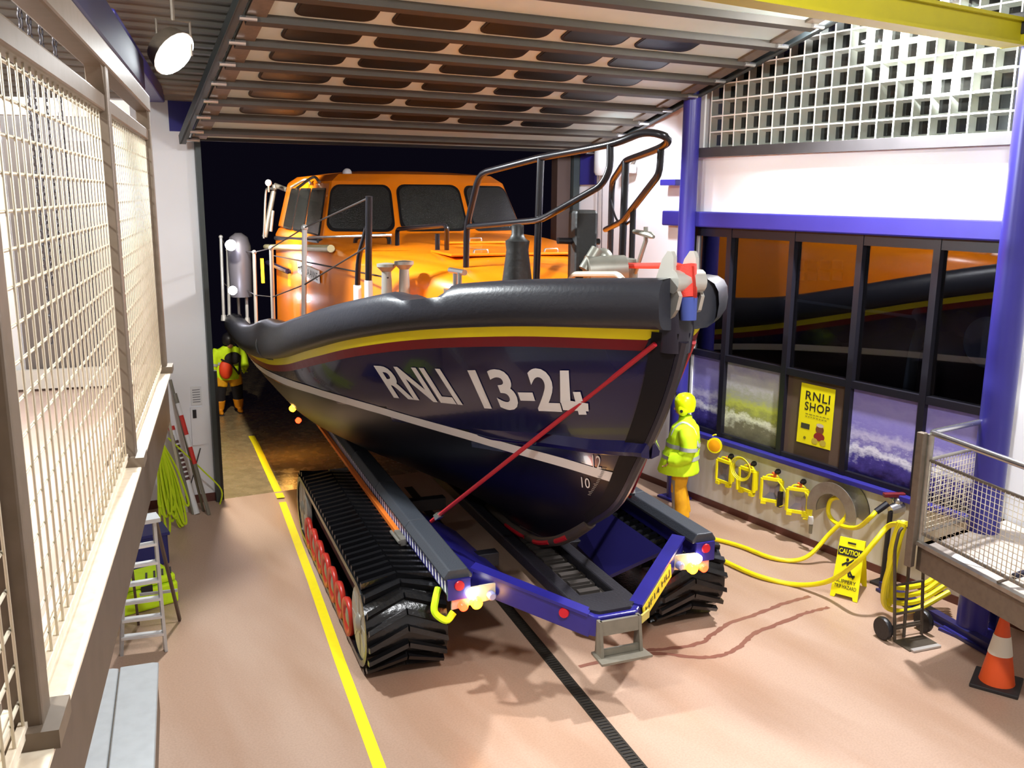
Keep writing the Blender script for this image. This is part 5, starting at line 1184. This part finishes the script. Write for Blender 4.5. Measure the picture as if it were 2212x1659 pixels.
nz = thing('lance_handle', 'dark gun-shaped washer lance resting across the platform edge', 'lance', pz(2205, 1240, zd + .06)); part('lance_tube', MB().tube([pz(2155, 1258, zd + .05), pz(2200, 1243, zd + .1)], .014, 8), DULL, nz); part('grip', MB().tube([pz(2190, 1245, zd + .1), pz(2230, 1232, zd + .14)], .03, 8), M('navy_bar'), nz)
# traffic cone
cc = pz(2152, 1478); cn_ = thing('traffic_cone', 'orange traffic cone with one white reflective band', 'cone', cc)
CO = M('cone_orange', (226, 84, 26), .5)
part('base', MB().box(cc + xyz(0, 0, .02), (.42, .42, .04), .4), M('cone_base', (40, 36, 36), .6), cn_, smooth=0, bev=.01)
part('body', MB().lathe([(.16, .04), (.155, .06), (.035, .72), (.03, .73)], cc, seg=24), CO, cn_)
part('white_band', MB().lathe([(.110, .33), (.0755, .52)], cc, seg=24, cap=False), M('band_white', (236, 234, 220), .4), cn_)
# caution sign
a, b = pz(1793, 1286), pz(1852, 1302); b2, a2 = pz(1872, 1268), pz(1815, 1255)
sg_ = thing('caution_sign', 'yellow folding CAUTION slippery floor sign standing in the hose loop', 'sign', (a + b + a2 + b2) / 4)
tA = pz(1810, 1189, .66); tB = pz(1873, 1206, .66); mid = (a + b + a2 + b2) / 4
tA = a * .5 + a2 * .5 + xyz(0, 0, .66); tB = b * .5 + b2 * .5 + xyz(0, 0, .66)
SY = M('sign_yellow', (244, 232, 10), .4)
def board(p, q_, tq, tp): 
    n = np.cross(q_ - p, tp - p); n /= np.linalg.norm(n)
    o = part('board', MB().prism([p + (q_ - p) * .0, p + (q_ - p) * .16, p + (q_ - p) * .2 + (tp - p) * .06, p + (q_ - p) * .8 + (tp - p) * .06, p + (q_ - p) * .84, q_, tq - (tq - tp) * .04, tq - (tq - tp) * .3, tp + (tq - tp) * .3, tp + (tq - tp) * .04], V(n * .012)), SY, sg_, smooth=0); return o, n
fb, n = board(a, b, tB, tA); board(b2, a2, tA + xyz(0, 0, -.005), tB + xyz(0, 0, -.005))
n = n if n @ (CAM - a) > 0 else -n
def sq(x, y, off=.016): return a + (b - a) * x + (tA - a) * y + n * off
part('handle_slot', MB().add([sq(*p) for p in ((.35, .91), (.65, .91), (.65, .94), (.35, .94))], [(0, 1, 2, 3)]), INK, fb, smooth=0)
def sgn(t_, x0, x1, y0, y1, mt, bold=.01, off=.016): vs, fs, _ = text2d(t_, bold, 0, 1.0); part('lettering', MB().add([sq(x0 + (x1 - x0) * u, y0 + (y1 - y0) * v, off) for u, v in vs], fs), mt, fb, smooth=0)
part('black_band', MB().add([sq(*p) for p in ((.05, .70), (.95, .70), (.95, .845), (.05, .845))], [(0, 1, 2, 3)]), INK, fb, smooth=0)
sgn('CAUTION', .09, .91, .73, .815, SY, .02, .018); sgn('SLIPPERY', .14, .86, .255, .315, INK); sgn('TRIP HAZARD', .10, .90, .165, .225, INK)
m = MB()
def stk(p, q_, w_=.018): 
    d = xyz(q_[0] - p[0], q_[1] - p[1], 0); d /= np.linalg.norm(d); o_ = (-d[1] * w_, d[0] * w_); m.add([sq(p[0] + o_[0] * 1.6, p[1] + o_[1]), sq(q_[0] + o_[0] * 1.6, q_[1] + o_[1]), sq(q_[0] - o_[0] * 1.6, q_[1] - o_[1]), sq(p[0] - o_[0] * 1.6, p[1] - o_[1])], [(0, 1, 2, 3)])
m.add([sq(.44 + .055 * math.cos(t), .645 + .028 * math.sin(t)) for t in np.linspace(0, 2 * math.pi, 13)[:-1]], [tuple(range(12))])
stk((.44, .6), (.5, .5), .026); stk((.44, .6), (.26, .54)); stk((.46, .58), (.66, .66)); stk((.5, .5), (.62, .43), .022); stk((.62, .43), (.74, .36)); stk((.5, .5), (.56, .38), .02); stk((.56, .38), (.78, .40))
part('pictogram', m, INK, fb, smooth=0)
# hand truck
wl = pz(1901, 1372); pl0 = pz(1945, 1390); ht = thing('hand_truck', 'rusty steel hand truck draped with yellow hose beside the platform', 'hand truck', pz(1960, 1380))
ax = xyz(1.0, -.22, 0); ax /= np.linalg.norm(ax); bkv = xyz(-ax[1], ax[0], 0)   # bkv: away behind
o_ = pz(1932, 1385); HTM = M('truck_steel', (92, 82, 70), .5, .4, var=.4, vscale=15)
w_t = .36; L0, R0 = o_, o_ + ax * w_t; lean = bkv * -.0 + xyz(0, .10, 0)
for q_ in (L0, R0): part('upright', MB().tube([q_ + xyz(0, 0, .02), q_ + lean * .6 + xyz(0, 0, .75 if q_ is R0 else 1.15)] if q_ is R0 else fillet([q_ + xyz(0, 0, .02), q_ + lean + xyz(0, 0, 1.0), q_ + lean + ax * .04 + xyz(0, 0, 1.22), q_ + lean + ax * .16 + xyz(0, 0, 1.24), q_ + lean + ax * .2 + xyz(0, 0, 1.0), q_ + ax * .12 + xyz(0, 0, .03)], .06, 4), .017, 8), HTM, ht)
for z in (.14, .3, .62): part('cross_bar', MB().tube([L0 + xyz(0, 0, z) + lean * z * .6, R0 + xyz(0, 0, z) + lean * z * .6], .014, 7), HTM, ht)
part('toe_plate', MB().prism([L0 + ax * -.02, R0 + ax * .02, R0 + ax * .02 - bkv * .24, L0 + ax * -.02 - bkv * .24], (0, 0, .012)), HTM, ht, smooth=0); part('toe_lip', MB().beam(L0 - bkv * .25 + xyz(0, 0, .015), R0 - bkv * .25 + xyz(0, 0, .015), .05, .02), M('lip_white', (190, 185, 180), .4, .3), ht, smooth=0)
for q_, s_ in ((L0, -1), (R0, 1)):
    wc_ = q_ + ax * s_ * .09 + bkv * .08 + xyz(0, 0, .125); o = part('wheel', MB().lathe([(.07, -.03), (.115, -.03), (.125, -.01), (.125, .01), (.115, .03), (.07, .03)], wc_, V(ax), 22), RUBBER, ht); part('hub', MB().lathe([(.07, -.025), (.07, .025)], wc_, V(ax), 16), M('hub_red', (120, 40, 40), .4), o)
part('axle', MB().tube([L0 - ax * .08 + bkv * .08 + xyz(0, 0, .125), R0 + ax * .08 + bkv * .08 + xyz(0, 0, .125)], .012, 7), HTM, ht)
# stand with coupling above the truck
HO = M('hose_yellow', (238, 222, 16), .45)
sb = pz(1905, 1262); cpz = px_(1918, 1100, sb[0] + .1)
stn = thing('hose_stand', 'black post with chrome hose coupling and red valve by the platform', 'stand', sb)
pt = sb + xyz(.1, .02, cpz[2]); part('post', MB().tube([sb, sb + xyz(.05, .01, cpz[2])], .03, 8), BLACK, stn); part('foot', MB().box(sb + xyz(0, 0, .015), (.2, .2, .03)), BLACK, stn, smooth=0)
part('coupling', MB().tube([pt + xyz(-.05, .0, .02), pt + xyz(.1, -.05, .06)], [.06, .075], 14).ball(pt + xyz(.06, -.02, .12), .07), CHROME, stn); part('valve', MB().box(pt + xyz(0, .0, .2), (.26, .07, .05), -.5), M('valve_red', (110, 30, 36), .4), stn, smooth=0, bev=.01); part('nozzle', MB().tube([pt + xyz(-.08, .02, .1), pt + xyz(-.2, .08, .0)], .04, 10), BLACK, stn)
# yellow hoses
def hose(P, r, label, n=7): single('hose', MB().tube(crom(P, n), r, 9), HO, label, 'hose')
g = .035
tpk = pt + xyz(.1, -.1, -.05)
hose([pz(1440, 1150, g), pz(1535, 1163, g), pz(1600, 1180, g), pz(1660, 1203, g), pz(1712, 1211, g), px_(1750, 1198, 9.1), px_(1790, 1155, 9.3), px_(1830, 1112, 9.42), px_(1822, 1078, 9.45), px_(1795, 1080, 9.45), px_(1790, 1110, 9.45), px_(1810, 1132, 9.4), px_(1850, 1140, 9.3), px_(1880, 1118, 9.2), pt + xyz(-.2, .08, 0)], .028, 'yellow hose from the carriage over the steel hanger to the coupling')
hose([pz(1430, 1160, g), pz(1522, 1190, g), pz(1570, 1215, g), pz(1640, 1245, g), pz(1720, 1263, g), pz(1790, 1255, .22), px_(1850, 1215, 8.42), px_(1890, 1170, 8.55), px_(1922, 1135, 8.7), L0 + lean + ax * .1 + xyz(0, -.03, 1.27)], .030, 'yellow hose looping past the caution sign to the hand truck')
hook_ = L0 + lean + ax * .1 + xyz(0, .0, 1.27)
cl_ = thing('hose_coil', 'coil of yellow hose hung over the hand truck and spilling behind it', 'hose', pz(1950, 1310) + xyz(.2, .25, 0))
random.seed(5)
for k in range(4):
    o1 = random.uniform(-.05, .05); lowz = .08 + .07 * k; sx_ = .10 * k
    P = [hook_ + xyz(0, .02 * k, 0), hook_ + xyz(-.05 + o1 + .012 * k, .06 + .03 * k, -.35), hook_ + xyz(-.02 + o1 + .02 * k, .16, -.75 + .05 * k), xyz(hook_[0] + .2 + sx_ * .4, hook_[1] + .25, lowz + .10), xyz(hook_[0] + .55 + sx_, hook_[1] + .15 + .03 * k, lowz + .02), xyz(hook_[0] + .95 + .04 * k, hook_[1] + .0 + .05 * k, lowz + .2)]
    part('loop', MB().tube(crom(P, 6), .030, 8), HO, cl_)
for k in range(2):
    P = [hook_ + xyz(.03, .04 * k, 0), hook_ + xyz(.12 + .04 * k, .15, -.3), hook_ + xyz(.14 + .05 * k, .2, -.7), hook_ + xyz(.2 + .08 * k, .22, -1.05)]; part('loop', MB().tube(crom(P, 6), .028, 8), HO, cl_)
# winch motor and chain, control fittings on the far white wall
t = thing('door_motor', 'grey door motor with hand chain on the wall by the boat door', 'motor', px_(1298, 350, 9.5)); c = px_(1298, 345, 9.40)
part('motor', MB().lathe([(.08, -.25), (.11, -.2), (.11, .12), (.07, .2), (.05, .32)], c, seg=18), M('motor_grey', (190, 190, 190), .4, .3), t); part('bracket', MB().box(c + xyz(.13, 0, 0), (.16, .12, .2)), DULL, t, smooth=0)
m = MB(); 
for dx in (-.05, .06): m.tube([c + xyz(0, dx, -.2), (c[0] + .05, c[1] + dx, 1.9)], .008, 5)
part('hand_chain', m, CHM, t)
bpn = px_(1268, 350, 9.6); struct('trim_14', MB().box((9.6, bpn[1] - .05, px_(1268, 350, 9.6)[2]), (.05, .42, .75)), BLUE, 'blue panel on the far wall next to the door motor')
t = thing('wall_flood', 'small grey flood lamp on the far white wall', 'lamp', px_(1352, 365, 9.5)); c = px_(1355, 365, 9.45); part('head', MB().box(c, (.16, .26, .14), .5), M('motor_grey'), t, smooth=0, bev=.02); part('arm', MB().tube([c, (XW, c[1], c[2] + .15)], .02, 6), DULL, t)
# ------------------------------------------------------------------ people
TRO = M('trouser_yellow', (232, 168, 16), .65, var=.25, vscale=14, dark=(170, 110, 10)); TGR = M('trouser_grey', (150, 142, 126), .7, var=.2, vscale=12)
SKIN = M('skin', (205, 150, 125), .55); DKF = M('dark_cloth', (30, 26, 30), .8)
def remesh(o, vox, sm=4):
    r = o.modifiers.new('remesh', 'REMESH'); r.mode = 'VOXEL'; r.voxel_size = vox; r.use_smooth_shade = True
    s = o.modifiers.new('smooth', 'SMOOTH'); s.iterations = sm; s.factor = .5; return o
def loft(rings, seg=20):
    rows = []
    for (c, rx, ry) in rings: rows.append([xyz(c[0] + rx * math.cos(2 * math.pi * k / seg), c[1] + ry * math.sin(2 * math.pi * k / seg), c[2]) for k in range(seg)])
    return rows
def crinkle(mb, amt, fr, seed):
    rnd = random.Random(seed); ph = [rnd.uniform(0, 6) for _ in range(6)]
    for p in mb.v:
        d = amt * (math.sin(p.z * fr + ph[0] + 3 * p.x) * math.sin(p.x * fr * .7 + p.y * fr * .6 + ph[1]) + .6 * math.sin(p.z * fr * 1.9 + ph[2] - 4 * p.y))
        r = math.hypot(p.x, p.y) + 1e-6; p.x += p.x / r * d; p.y += p.y / r * d
def hand(mb, o, d, side):
    # palm and five fingers, slightly curled; d points down the arm
    o = np.array(o, float); d = np.array(d, float); d /= np.linalg.norm(d); f = np.cross(d, xyz(0, 1, 0)); f /= np.linalg.norm(f); n = np.cross(f, d)
    mb.ball(o + d * .045, (.04, .02, .055), 10, 7)
    for i, L_ in enumerate((.068, .08, .074, .058)):
        b = o + d * .085 + n * (.027 - .018 * i); k1 = b + d * L_ * .5 + f * .008; mb.tube([b, k1, k1 + d * L_ * .42 + f * .022 * side], [.0095, .009, .0075], 7)
    b = o + d * .03 + n * .038; mb.tube([b, b + d * .035 + n * .022, b + d * .065 + n * .026], [.012, .011, .009], 7)
# -- person beside the right wall; local +x = facing direction
def person_right(base, face):
    P = thing('person', 'person in hi-vis jacket, yellow helmet and yellow-grey trousers, hands in pockets', 'person', base, face)
    b = MB()
    for s in (-1, 1):
        b.tube([(.0, s * .10, .90), (.02, s * .105, .70), (.03, s * .11, .48), (-.01, s * .11, .26), (-.03, s * .11, .06)], [.115, .10, .078, .066, .06], 12)
    b.grid(loft([((0, 0, .82), .13, .18), ((0, 0, 1.0), .13, .175), ((0, 0, 1.2), .13, .18), ((.0, 0, 1.38), .12, .19), ((0, 0, 1.48), .07, .09), ((.02, 0, 1.56), .055, .055)]), True, True)
    b.ball((.04, 0, 1.68), (.10, .078, .125), 16, 12).ball((.14, 0, 1.665), (.02, .016, .025), 8, 6)
    for s in (-1, 1): b.tube([(-.01, s * .2, 1.42), (-.05, s * .26, 1.18), (.08, s * .26, .98), (.16, s * .2, .95)], [.06, .055, .045, .035], 10)
    body = part('body', b, DKF, P, True); remesh(body, .02, 3)
    fc = part('face', MB().ball((.062, 0, 1.662), (.085, .07, .105), 16, 12).ball((.148, 0, 1.65), (.018, .014, .022), 8, 6), SKIN, P, True)
    for s in (-1, 1): part('eye', MB().ball((.133, s * .03, 1.685), .011, 8, 6), DKF, fc, True)
    part('mouth', MB().box((.135, 0, 1.60), (.012, .04, .008)), M('lip', (150, 80, 75), .6), fc, True, 0)
    t = MB()
    for s in (-1, 1): t.tube([(.0, s * .10, .95), (.03, s * .115, .72), (.05, s * .12, .5), (-.01, s * .12, .28), (-.03, s * .12, .09)], [.14, .125, .105, .10, .105], 14)
    crinkle(t, .012, 26, 4); tr = part('trousers', t, TRO, P, True); remesh(tr, .018, 2)
    tg = MB()
    for s in (-1, 1): tg.grid([[xyz(.03 + .128 * math.cos(a) * k, s * .118 + .128 * math.sin(a) * k, z) for a in np.linspace(math.radians(-60), math.radians(60), 9)] for z, k in ((.66, .95), (.5, .92), (.34, .80), (.2, .72))])
    part('grey_knee_panel', tg, TGR, P, True)
    for s in (-1, 1):
        bt = MB().tube([(-.03, s * .12, .2), (-.03, s * .12, .07)], [.085, .075], 12).ball((.03, s * .12, .05), (.14, .055, .055), 14, 8); o = part('boot', bt, M('boot_yellow', (225, 170, 20), .5), P, True); remesh(o, .015, 2); part('sole', MB().box((.03, s * .12, .012), (.27, .1, .024)), DKF, o, True, 0, .01)
    j = MB(); j.grid(loft([((.07, 0, .74), .30, .31), ((.05, 0, .92), .26, .29), ((.02, 0, 1.10), .235, .28), ((0, 0, 1.28), .22, .28), ((-.01, 0, 1.40), .18, .255), ((-.01, 0, 1.47), .12, .17), ((.0, 0, 1.53), .095, .10), ((.01, 0, 1.57), .09, .09)], 24), True, True)
    for s in (-1, 1): j.tube([(-.02, s * .19, 1.40), (-.06, s * .265, 1.30), (-.085, s * .30, 1.16), (-.05, s * .305, 1.04), (.07, s * .285, .99), (.17, s * .235, .97)], [.115, .122, .115, .112, .10, .085], 14)
    crinkle(j, .012, 19, 9); jk = part('jacket', j, HIVIS, P, True); remesh(jk, .02, 3)
    for z, rx, ry, cx in ((.98, .256, .292, .043), (1.16, .234, .286, .014)):
        part('reflective_band', MB().grid(loft([((cx, 0, z - .03), rx + .012, ry + .012), ((cx, 0, z + .03), rx + .010, ry + .012)], 28), True), REFL, jk, True)
    for s in (-1, 1):
        part('reflective_band', MB().tube([(-.083, s *   .303, 1.19), (-.082, s * .305, 1.135)], .126, 16, cap=False), REFL, jk, True)
        part('shoulder_band', MB().tube(crom([(.16, s * .15, 1.16), (.155, s * .15, 1.34), (.03, s * .155, 1.49), (-.13, s * .15, 1.40), (-.2, s * .14, 1.16)], 5), .02, 6), REFL, jk, True)
    part('pocket_flap', MB().box((.22, -.22, .90), (.14, .05, .07), -.9), HIVIS, jk, True, 0, .015)
    h = part('helmet', MB().lathe([(.125, -.10), (.145, -.03), (.15, .04), (.135, .10), (.09, .15), (.03, .168)], (.01, 0, 1.72), (.08, 0, 1), 24), M('helmet_yellow', (232, 255, 10), .3), P, True)
    part('ear_guard', MB().ball((.03, -.118, 1.66), (.075, .03, .085), 12, 9).ball((.03, .118, 1.66), (.075, .03, .085), 12, 9), M('helmet_yellow'), h, True)
    part('ear_port', MB().lathe([(.022, 0), (.02, .012)], (.05, -.145, 1.65), (0, -1, 0), 14).lathe([(.022, 0), (.02, .012)], (.05, .145, 1.65), (0, 1, 0), 14), DKF, h, True)
    part('visor', MB().grid([[xyz(.02 + r * math.cos(a), r * .95 * math.sin(a), z) for a in np.linspace(-1.1, 1.1, 12)] for z, r in ((1.80, .155), (1.86, .19))]), glass('visor_glass', (220, 225, 220), .85), h, True)
    for s in (-1, 1):
        g_ = MB(); hand(g_, (.17, s * .225, .965), (.5, -s * .2, -.8), s); part('hand', g_, SKIN, P, True)
    return P
hd = xyz(-RT[0], -RT[1], 0) * .97 + xyz(FW[0], FW[1], 0) * .25
person_right(pz(1470, 1124), math.atan2(hd[1], hd[0]))
# -- person outside on the slip, facing the door, head bowed under the hull
def person_left(base, face):
    P = thing('person', 'person in hi-vis jacket with orange lifejacket bag and yellow boots on the slip', 'person', base, face)
    b = MB()
    for s in (-1, 1): b.tube([(0, s * .11, .90), (.0, s * .14, .70), (.02, s * .17, .48), (-.01, s * .19, .25), (-.02, s * .2, .06)], [.125, .115, .09, .075, .065], 12)
    b.grid(loft([((0, 0, .82), .14, .2), ((.02, 0, 1.05), .14, .19), ((.08, 0, 1.25), .13, .2), ((.14, 0, 1.40), .11, .18), ((.19, 0, 1.46), .06, .08)]), True, True)
    b.ball((.26, 0, 1.53), (.10, .08, .12), 14, 10).ball((.35, 0, 1.50), (.02, .016, .022), 8, 6)
    body = part('body', b, DKF, P, True); remesh(body, .022, 3)
    fc = part('face', MB().ball((.28, 0, 1.51), (.085, .07, .10), 14, 10).ball((.365, 0, 1.49), (.018, .014, .02), 8, 6), SKIN, P, True)
    for s in (-1, 1): part('eye', MB().ball((.35, s * .03, 1.53), .011, 8, 6), DKF, fc, True)
    part('helmet', MB().lathe([(.13, -.06), (.15, .02), (.13, .10), (.07, .15), (.02, .16)], (.24, 0, 1.57), (.35, 0, 1), 20), M('helmet_dark', (34, 32, 36), .4), P, True)
    th = MB()
    for s in (-1, 1): th.tube([(.0, s * .11, .92), (.0, s * .145, .70), (.02, s * .165, .58)], [.155, .14, .135], 14)
    crinkle(th, .01, 24, 2); o = part('trouser_thighs', th, TRO, P, True); remesh(o, .02, 2)
    for s in (-1, 1):
        part('knee_panel', MB().tube([(.02, s * .165, .60), (.0, s * .18, .42), (-.01, s * .19, .28)], [.125, .11, .10], 14), DKF, P, True)
        bt = MB().tube([(-.01, s * .19, .30), (-.015, s * .2, .10)], [.115, .085], 12).ball((.05, s * .205, .05), (.14, .055, .055), 14, 8); o = part('boot', bt, M('boot_orange', (222, 140, 16), .5), P, True); remesh(o, .016, 2)
        part('sole', MB().box((.05, s * .205, .012), (.27, .1, .024)), DKF, o, True, 0, .01)
    j = MB(); j.grid(loft([((.0, 0, .74), .21, .265), ((.0, 0, .90), .205, .27), ((.03, 0, 1.08), .195, .26), ((.09, 0, 1.26), .18, .255), ((.14, 0, 1.38), .14, .22), ((.18, 0, 1.45), .09, .12)], 24), True, True)
    j.tube([(.12, -.2, 1.37), (.1, -.29, 1.2), (.1, -.33, 1.0), (.12, -.34, .82)], [.1, .09, .08, .065], 14).tube([(.12, .2, 1.37), (.14, .29, 1.2), (.24, .30, 1.02), (.36, .24, .96)], [.1, .09, .08, .06], 14)
    crinkle(j, .011, 20, 6); jk = part('jacket', j, HIVIS, P, True); remesh(jk, .02, 3)
    for a, b_, r in (((.1, -.31, 1.10), (.1, -.322, 1.05), .096), ((.11, -.335, .92), (.112, -.337, .87), .084)): part('reflective_band', MB().tube([a, b_], r, 14, cap=False), REFL, jk, True)
    part('reflective_band', MB().grid(loft([((.03, 0, 1.06), .212, .272), ((.035, 0, 1.12), .210, .27)], 26), True), REFL, jk, True)
    bg = part('life_jacket', MB().ball((.24, -.10, .98), (.09, .14, .20), 16, 12), M('orange_bag', (235, 70, 26), .6), P, True)
    part('vest_front', MB().ball((.25, .05, 1.2), (.09, .17, .13), 14, 10), DKF, P, True)
    part('harness_strap', MB().tube([(.30, -.2, 1.2), (.30, .0, 1.1), (.27, .16, .86)], .02, 6).tube([(.28, .2, 1.25), (.27, .16, .86)], .02, 6), DKF, bg, True)
    g_ = MB(); hand(g_, (.122, -.341, .80), (.1, 0, -1), -1); part('glove', g_, HIVIS, P, True)
    g_ = MB(); hand(g_, (.37, .235, .955), (.9, -.3, -.2), 1); part('glove', g_, HIVIS, P, True)
    return P
pb = slipz(497, 893); hd = CAM - pb; hd[2] = 0; hd = hd / np.linalg.norm(hd) + xyz(RT[0], RT[1], 0) * .3
PLF = person_left(pb, math.atan2(hd[1], hd[0])); PLF.scale = (1.1, 1.1, 1.12)
bpy.context.view_layer.update()
